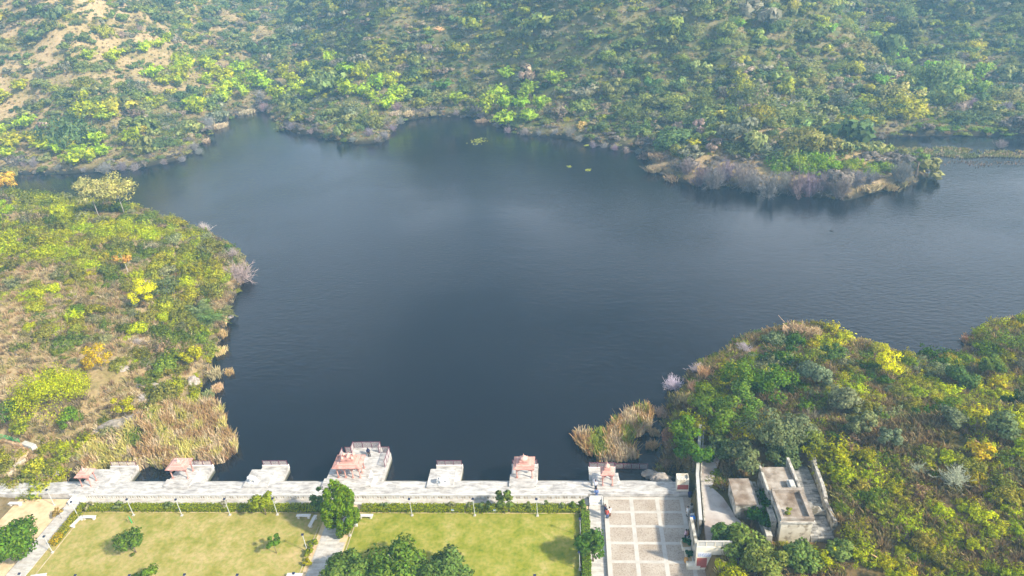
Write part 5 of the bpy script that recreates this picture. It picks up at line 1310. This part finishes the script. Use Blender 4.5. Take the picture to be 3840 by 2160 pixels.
for i, (x, y, w, tn, l) in enumerate(REEDS):
    flat = y < 700
    p = hit(x, y + w * .22); c = (p - CAM) @ CF; s = w / 2 * c / F_PX
    TAKEN.append((p[0], p[1], s * .7))
    put("reed_clump", reed_me[i % 3], (p[0], p[1], p[2] + .05), (s * (1 if x < 3100 else 1.2), s * (.8 if not flat else .6), min(s * .8, 1.7) if not flat else min(1.4, s * .4)), jit(tn, .05) if not flat else (tn[0] * .66, tn[1] * .72, tn[2] * .72), l, "reeds", "reed clumps along the shores")
TUS = [(2965, 2100, (.36, .27, .12), "tawny grass tussock in the scrub below the ruined house"), (3270, 2090, (.44, .36, .13), "long golden grass tussock on the lower right slope"), (3330, 2110, (.34, .20, .10), "rusty dry grass tussock on the lower right slope"),
       (3700, 1690, (.38, .22, .13), "rusty dry grass tussock beside the orange-yellow bush tree"), (3290, 1540, (.34, .22, .13), "brown dry grass tussock on the right slope's brown patch")]
for i, (x, y, tn, l) in enumerate(TUS):
    p = hit(x, y); put("grass_tussock", tuft_me[i % 2], (p[0], p[1], p[2] + .1), (3.0, 3.0, 1.5), tn, l, "grass")

# lone tree with dark trunk standing in the shallows, far right, and the lime bushes of that bank
T("shore_tree", "lone flat-crowned tree with dark branching trunk in the shallows of the right bank's tip", "tree", 3432, 668, 78, 95, (.14, .20, .035), 900, 11, 610, cz=.5, flat=.6, limbs=10, tr=.3)
for (x, y, w) in [(700, 1190, 110), (760, 1210, 110), (850, 1180, 120), (950, 1215, 120), (1050, 1150, 110), (1060, 1200, 110), (1140, 1215, 100), (1250, 1200, 110), (1290, 1180, 90), (1400, 1230, 100), (1490, 1190, 100), (960, 1110, 110), (880, 1130, 90), (1540, 1240, 90)]:
    wild("bush", big_me[rnd.randrange(5)], (x + 5152) / 2.0125, y / 2.0125, w / 2.0125 * 1.6, jit((.17, .27, .014), .15), "bright green rounded bush", "bush", "bright bushes behind the purple thicket", 1.05, " on the right bank's spit")
for (x, y, w) in [(1700, 960, 120), (1800, 930, 120), (1880, 900, 120), (1950, 960, 120), (2050, 940, 110), (2120, 980, 110), (2200, 940, 110), (2300, 960, 110), (2400, 960, 120), (2050, 830, 100), (2160, 850, 100), (1850, 860, 90), (2450, 990, 90), (1600, 990, 90)]:
    wild("bush", big_me[rnd.randrange(5)], (x + 5152) / 2.0125, y / 2.0125, w / 2.0125 * 1.1, jit((.17, .22, .03), .15), "flat-topped yellow-green bush", "bush", "yellow-green bushes beyond the channel", .55, " beyond the far right channel")
# floating weed
for x, y, w, l in [(1790, 530, 52, "yellowish floating weed patch in the middle bay"), (2135, 625, 14, "tiny bright floating weed in dark far water, left one"), (2205, 638, 20, "tiny bright floating weed in dark far water, right one"), (2200, 545, 16, "thin floating weed near the far shore's straw-yellow tree")]:
    p = at(x, y, WZ); rg = np.random.default_rng(int(x)); n = w * 3; c = (p - CAM) @ CF; s = w / 2 * c / F_PX
    C = np.stack([rg.normal(size=n) * s * .5, rg.normal(size=n) * s * .7, np.full(n, .03) + rg.random(n) * .05], 1)
    V, Fq = leaf_quads(C, np.tile([0, 0, 1.0], (n, 1)) + rg.normal(size=(n, 3)) * .15, .45, rg)
    o = link("floating_weed", np_mesh("floating_weed", V, Fq), "foliage", None, (p[0], p[1], WZ)); set_tint(o, (.24, .27, .04)); tag(o, l, "water weed")
# birds
for x, y, z, l in [(3485, 711, 4, "dark bird gliding low over the water near the lone shore tree"), (3117, 868, 2, "tiny dark bird over the open lake on the right")]:
    p = at(x, y, z); t = empty("bird", p, l, "bird", None, .6)
    skin_obj("body", [(-.45, 0, 0), (-.2, 0, .02), (.15, 0, .04), (.35, 0, .06), (.5, 0, .04), (.05, .45, .14), (-.1, .95, .08), (.05, -.45, .14), (-.1, -.95, .08)], [(0, 1), (1, 2), (2, 3), (3, 4), (2, 5), (5, 6), (2, 7), (7, 8)],
             [.05, .1, .12, .08, .02, (.09, .03), (.03, .015), (.09, .03), (.03, .015)], "black_cloth", t, 1, 2)

# ------------------------------------------------------------------ scrub on the slopes
TAK = np.array(TAKEN)
def scatter(x0, x1, y0, y1, step, seed):
    rg = np.random.default_rng(seed)
    X, Y = np.meshgrid(np.arange(x0, x1, step), np.arange(y0, y1, step))
    X = (X + rg.uniform(-.5, .5, X.shape) * step).ravel(); Y = (Y + rg.uniform(-.5, .5, Y.shape) * step).ravel()
    Z = ground(X, Y)
    v = np.stack([X, Y, Z], 1) - CAM; a, b, c = v @ CR, v @ CU, v @ CF
    ok = c > 20
    u = np.where(ok, 1920 + F_PX * a / np.maximum(c, 1), -9999); w = np.where(ok, 1080 - F_PX * b / np.maximum(c, 1), -9999)
    ok &= (u > -330) & (u < 4170) & (w > -260) & (w < 2420)
    return X[ok], Y[ok], Z[ok], u[ok], w[ok], c[ok]
TERR = np.array([(p[0], p[1]) for p in tp])
def free(X, Y):
    bad = (X > -77) & (X < 14.6) & (Y < 74)
    bad |= (X < -74) & (Y < 70.5)
    bad |= (X > 17.4) & (X < 21.9) & (Y > 63.0) & (Y < 68.6)
    bad |= (X > 20.6) & (X < 29.6) & (Y > 59.2) & (Y < 72.5)
    bad |= (X > 24.5) & (X < 30.2) & (Y > 56.6) & (Y < 60)
    bad |= (X > 12) & (X < 17.0) & (Y > 56.8) & (Y < 60.5)
    bad |= in_poly(np.stack([X, Y], 1), TERR)
    return ~bad
pts = []
for (x0, x1, y0, y1, step, zone) in [(-215, -52, 66, 226, 2.05, 0), (8, 100, 44, 125, 1.45, 1), (-330, 330, 160, 226, 2.8, 2), (-330, 330, 226, 560, 2.8, 2)]:
    X, Y, Z, u, w, c = scatter(x0, x1, y0, y1, step, 700 + len(pts))
    d = sdf(X, Y)
    if zone == 2: ok = (d > -.3) & np.where(X < -60, Y > 226, Y > 160)
    else: ok = (d > .4) & free(X, Y) & (Y < (226 if zone == 0 else 150))
    X, Y, Z, u, w, c, d = [q[ok] for q in (X, Y, Z, u, w, c, d)]
    rg = np.random.default_rng(800 + len(pts)); n = len(X)
    pat = fbm(X / 9 + 100, Y / 9 + 30, 3); big = fbm(X / 30 + 9, Y / 30 + 77, 3); h1 = fbm(X / 5 + 3, Y / 5 + 200, 2); r1 = rg.random(n)
    if zone == 0:
        bare = sst(640, 420, u) * sst(940, 1060, w) * sst(1800, 1700, w)
        bare = np.maximum(bare, sst(1560, 1640, w) * .7)
        keep = pat > .22 + .29 * bare
        rad = np.exp(rg.normal(np.log(1.62), .34, n)) * (1 - .25 * bare)
        hs = rg.uniform(.85, 1.5, n)
        PAL = np.array([(.31, .345, .006), (.265, .27, .018), (.18, .185, .03), G_MID, (.20, .205, .09), (.24, .19, .10), (.13, .165, .02)])
        cut = np.cumsum([.24, .22, .20, .08, .12, .07, .07])
    elif zone == 1:
        brown = np.maximum(sst(3150, 3350, u) * sst(1430, 1530, w) * sst(1760, 1660, w), sst(2950, 3150, u) * sst(1950, 2050, w) * .8)
        keep = pat > .17 + .25 * brown
        rad = np.exp(rg.normal(np.log(1.12), .36, n)); hs = rg.uniform(.75, 1.3, n)
        PAL = np.array([(.30, .33, .005), (.33, .32, .010), (.20, .20, .025), (.125, .18, .008), (.16, .185, .085), (.24, .155, .085), (.055, .11, .010)])
        cut = np.cumsum([.26, .18, .16, .17, .10, .05, .08])
    else:
        dry = np.maximum(sst(1000, 250, u) * sst(640, 480, w), .35 * sst(1500, 1100, u) * sst(160, 60, w))
        keep = (pat > .25 + .11 * dry) | ((u > 2480) & (u < 3440) & (w > 590) & (w < 760))
        rad = np.exp(rg.normal(np.log(1.95), .5, n)); hs = rg.uniform(.65, 1.2, n); big_ = rg.random(n) < .06; rad = np.where(big_, rad * 1.3, rad); hs = np.where(big_, hs * 1.35, hs)
        PAL = np.array([(.18, .21, .05), (.215, .225, .075), (.145, .185, .055), (.10, .145, .05), (.21, .205, .13), (.27, .215, .155), (.28, .28, .035)])
        cut = np.cumsum([.20, .20, .17, .13, .13, .09, .08])
    mixv = np.clip((h1 - .5) * 1.6 + r1 * .55 + .225 + (big - .5) * .8, 0, .999)
    pi_ = np.searchsorted(cut / cut[-1], mixv)
    C = PAL[pi_] * rg.uniform(.78, 1.25, (n, 1)) * (1 + rg.normal(size=(n, 3)) * .05)
    rad = np.where(d < 3, rad * .8, rad)
    if zone == 2:      # leafless grey-brown growth along the water's edge
        e = (d < 5.5) & (rg.random(n) < .62)
        e |= (u > 2480) & (u < 3440) & (w > 600 + 22 * np.sin(u / 90)) & (w < 760); hs = np.where(e, hs * .8, hs); rad = np.where(e, rad * .8, rad)
        C[e] = np.array([.185, .16, .135]) * rg.uniform(.8, 1.2, (e.sum(), 1))
    if len(TAK):
        for (a, b, r) in TAK: keep &= (X - a) ** 2 + (Y - b) ** 2 > r * r
    pts.append(np.concatenate([np.stack([X, Y, Z - .12, rad, hs, u, w, c, np.full(n, zone), rg.integers(0, 11, n) if zone == 2 else rg.integers(6, 11, n)], 1), C], 1)[keep])
B = np.concatenate(pts)
inview = (B[:, 5] > 15) & (B[:, 5] < 3825) & (B[:, 6] > 15) & (B[:, 6] < 2150)
size = np.where(inview, B[:, 3] * np.sqrt(B[:, 4]) / B[:, 7], 0)
order = np.argsort(-size)
N_IND = 255
def colour_word(c):
    r, g, b = c
    if r > g * 1.12: return "brownish"
    if b > .55 * g: return "grey-green"
    if r > .85 * g: return "yellow-green" if g > .16 else "olive"
    return "lime green" if g > .17 else ("mid green" if g > .10 else "dark green")
ind = order[:N_IND]
for i in ind:
    b = B[i]; z = int(b[8])
    look = ("tall " if b[4] > 1.15 else "low " if b[4] < .85 else "rounded ") + colour_word(b[10:13]) + " bush"
    tail = (" on the left headland", " on the right bank", " on the far bank")[z]
    me = (bush_me + big_me)[int(b[9])]
    put("bush", me, (b[0], b[1], b[2]), (b[3], b[3], b[3] * b[4]), b[10:13], place_label(look, (b[0], b[1], b[2] + b[3] * .5), tail), "bush", "scrub bushes on the slopes", None, .12)
rest = np.delete(B, ind, 0)

def instancer(name, P, rot, scl, tint, idx, protos, label):
    """one mass of ground cover: points carrying size, turn, tint and which plant stands there"""
    me = bpy.data.meshes.new(name); me.vertices.add(len(P)); me.vertices.foreach_set("co", np.asarray(P, np.float32).ravel())
    for nm, ty, key, dat in (("rot", 'FLOAT_VECTOR', "vector", rot), ("scl", 'FLOAT_VECTOR', "vector", scl), ("tint", 'FLOAT_COLOR', "color", np.concatenate([tint, np.ones((len(P), 1))], 1)), ("pick", 'INT', "value", idx)):
        a = me.attributes.new(nm, ty, 'POINT'); a.data.foreach_set(key, np.asarray(dat, np.int32 if ty == 'INT' else np.float32).ravel())
    o = bpy.data.objects.new(name, me); col.objects.link(o)
    ng = bpy.data.node_groups.new(name, 'GeometryNodeTree')
    ng.interface.new_socket("Geometry", in_out='INPUT', socket_type='NodeSocketGeometry'); ng.interface.new_socket("Geometry", in_out='OUTPUT', socket_type='NodeSocketGeometry')
    N = ng.nodes; L = ng.links
    gi = N.new("NodeGroupInput"); go = N.new("NodeGroupOutput"); jn = N.new("GeometryNodeJoinGeometry")
    def attr(nm, ty):
        q = N.new("GeometryNodeInputNamedAttribute"); q.data_type = ty; q.inputs["Name"].default_value = nm; return q.outputs["Attribute"]
    ar, asc, ap = attr("rot", 'FLOAT_VECTOR'), attr("scl", 'FLOAT_VECTOR'), attr("pick", 'INT')
    for k, pr in enumerate(protos):
        oi = N.new("GeometryNodeObjectInfo"); oi.inputs["Object"].default_value = pr; oi.inputs["As Instance"].default_value = True; oi.transform_space = 'ORIGINAL'
        cmp = N.new("FunctionNodeCompare"); cmp.data_type = 'INT'; cmp.operation = 'EQUAL'
        ins = [s for s in cmp.inputs if s.type == 'INT']; L.new(ap, ins[0]); ins[1].default_value = k
        ip = N.new("GeometryNodeInstanceOnPoints")
        L.new(gi.outputs[0], ip.inputs["Points"]); L.new(cmp.outputs[0], ip.inputs["Selection"]); L.new(oi.outputs["Geometry"], ip.inputs["Instance"])
        L.new(asc, ip.inputs["Scale"])
        er = N.new("FunctionNodeEulerToRotation"); L.new(ar, er.inputs[0]); L.new(er.outputs[0], ip.inputs["Rotation"])
        L.new(ip.outputs[0], jn.inputs[0])
    L.new(jn.outputs[0], go.inputs[0])
    md = o.modifiers.new("scatter", 'NODES'); md.node_group = ng
    return tag(o, label, None, None, "stuff")
bush_protos = []
for me in bush_me + big_me: bush_protos.append(next((q for q in col.objects if q.data == me), None))
for k, q in enumerate(bush_protos):
    if q is None:
        b = B[order[N_IND + k]]; bush_protos[k] = put("bush", (bush_me + big_me)[k], (b[0], b[1], b[2]), float(b[3]), b[10:13], place_label("rounded " + colour_word(b[10:13]) + " bush", b[:3], " on the slopes"), "bush", "scrub bushes on the slopes")
n = len(rest); rg = np.random.default_rng(900)
instancer("undergrowth", rest[:, :3], np.stack([rg.uniform(-.15, .15, n), rg.uniform(-.15, .15, n), rg.random(n) * 6.283], 1), np.stack([rest[:, 3], rest[:, 3], rest[:, 3] * rest[:, 4]], 1), np.minimum(rest[:, 10:13] * LEAF, .8), rest[:, 9].astype(int), bush_protos,
          "continuous green scrub covering the hills around the lake")
# dry grass between the bushes
tq = []
for (x0, x1, y0, y1, step) in [(-205, -52, 68, 226, 1.05), (8, 95, 44, 125, .72), (-300, 300, 160, 520, 1.9)]:
    X, Y, Z, u, w, c = scatter(x0, x1, y0, y1, step, 950 + len(tq)); d = sdf(X, Y)
    ok = (d > .2) & free(X, Y) & (fbm(X / 6 + 60, Y / 6, 3) > (.31 if x0 == 8 else .36))
    X, Y, Z = X[ok], Y[ok], Z[ok]; tq.append(np.stack([X, Y, Z - .03, np.full(len(X), step)], 1))
tq = np.concatenate(tq); n = len(tq); rg = np.random.default_rng(960); s = np.where(tq[:, 3] > 2, rg.uniform(1.6, 3.2, n), rg.uniform(.9, 1.9, n))
tp_ = np.array([(.46, .34, .18), (.40, .27, .14), (.36, .31, .12), (.52, .42, .26), (.26, .20, .12)]); tp_ = np.where((tq[:, 0] > 5)[:, None] & (tq[:, 1] < 130)[:, None], np.array([(.25, .165, .075), (.30, .205, .09), (.24, .22, .06), (.34, .26, .12), (.19, .16, .06)])[rg.integers(0, 5, n)], tp_[rg.integers(0, 5, n)]); tc_ = tp_ * rg.uniform(.85, 1.2, (n, 1))
tus = [next(q for q in col.objects if q.data == me) for me in tuft_me]
instancer("dry_grass", tq[:, :3], np.stack([np.zeros(n), np.zeros(n), rg.random(n) * 6.283], 1), np.stack([s, s, s * .9], 1), tc_, rg.integers(0, 2, n), tus, "dry straw-coloured grass between the bushes")
print("PLANTS", len(B), "grass", n)

# ------------------------------------------------------------------ light, sky, air
SUN = Vector((.80, -.36, .66)).normalized()
el = math.asin(SUN.z); az = math.atan2(SUN.x, SUN.y)
w = bpy.data.worlds.new("World"); sc.world = w; w.use_nodes = True
nt = w.node_tree; bg = nt.nodes["Background"]
sky = nt.nodes.new("ShaderNodeTexSky"); sky.sky_type = 'NISHITA'; sky.sun_disc = False; sky.sun_elevation = el; sky.sun_rotation = az
sky.dust_density = 3.0; sky.air_density = 1.2; sky.altitude = 600
tcw = nt.nodes.new("ShaderNodeTexCoord"); mpw = nt.nodes.new("ShaderNodeMapping"); mpw.inputs["Scale"].default_value = (1.0, 1.0, 2.2)
nt.links.new(tcw.outputs["Generated"], mpw.inputs[0])
nw = nt.nodes.new("ShaderNodeTexNoise"); nw.inputs["Scale"].default_value = 2.6; nw.inputs["Detail"].default_value = 5; nw.inputs["Roughness"].default_value = .55
nt.links.new(mpw.outputs[0], nw.inputs["Vector"])
cf = ramp(nt, nw.outputs["Fac"], [(.43, (.14, .14, .14)), (.55, (1, 1, 1))])
mw = nt.nodes.new("ShaderNodeMix"); mw.data_type = 'RGBA'
sxw = nt.nodes.new("ShaderNodeSeparateXYZ"); nt.links.new(tcw.outputs["Generated"], sxw.inputs[0])
bank = nt.nodes.new("ShaderNodeMapRange"); bank.interpolation_type = 'SMOOTHSTEP'   # a bank of bright thin cloud towards the east
bank.inputs["From Min"].default_value = -.05; bank.inputs["From Max"].default_value = .5; bank.inputs["To Max"].default_value = .9
nt.links.new(sxw.outputs[0], bank.inputs["Value"])
mxw = nt.nodes.new("ShaderNodeMath"); mxw.operation = 'ADD'; mxw.use_clamp = True
low = nt.nodes.new("ShaderNodeMapRange"); low.interpolation_type = 'SMOOTHSTEP'      # pale haze band low in the sky
low.inputs["From Min"].default_value = .16; low.inputs["From Max"].default_value = .62; low.inputs["To Min"].default_value = 1.0; low.inputs["To Max"].default_value = .12
nt.links.new(sxw.outputs[2], low.inputs["Value"])
lm_ = nt.nodes.new("ShaderNodeMath"); lm_.operation = 'MULTIPLY'; nt.links.new(low.outputs[0], lm_.inputs[1]); nt.links.new(cf, lm_.inputs[0]); cf = lm_.outputs[0]
nt.links.new(cf, mxw.inputs[0]); lb = nt.nodes.new("ShaderNodeMath"); lb.operation = 'MULTIPLY'; nt.links.new(bank.outputs[0], lb.inputs[0]); nt.links.new(low.outputs[0], lb.inputs[1]); nt.links.new(lb.outputs[0], mxw.inputs[1]); nt.links.new(mxw.outputs[0], mw.inputs[0]); nt.links.new(sky.outputs[0], mw.inputs[6]); mw.inputs[7].default_value = (25.0, 25.6, 28.0, 1)
nt.links.new(mw.outputs[2], bg.inputs[0]); bg.inputs[1].default_value = .062
sl = bpy.data.lights.new("sun", 'SUN'); sl.energy = 5.0; sl.angle = R(3.5); sl.color = (1, .90, .72)
so = bpy.data.objects.new("sun", sl); col.objects.link(so); so.rotation_euler = SUN.to_track_quat('Z', 'Y').to_euler(); so.location = (120, -60, 180)

m, nt, out = new_mat("air")
pv = nt.nodes.new("ShaderNodeVolumePrincipled"); pv.inputs["Color"].default_value = (.33, .68, 1.0, 1); pv.inputs["Density"].default_value = .00066; pv.inputs["Anisotropy"].default_value = .2
nt.links.new(pv.outputs[0], out.inputs["Volume"])
hz = MB().box(-700, 840, -90, 1060, -7, max(150.0, float(GH.max()) + 14)).build("haze", "air")
tag(hz, "thin bluish haze in the air over the valley", kind="stuff")

sc.view_settings.view_transform = 'Standard'; sc.view_settings.look = 'None'; sc.view_settings.gamma = 1; sc.view_settings.exposure = .88
sc.render.engine = 'CYCLES'
cy = sc.cycles
cy.use_denoising = True; cy.max_bounces = 5; cy.diffuse_bounces = 2; cy.glossy_bounces = 2; cy.transmission_bounces = 2; cy.volume_bounces = 1; cy.transparent_max_bounces = 4
cy.caustics_reflective = False; cy.caustics_refractive = False
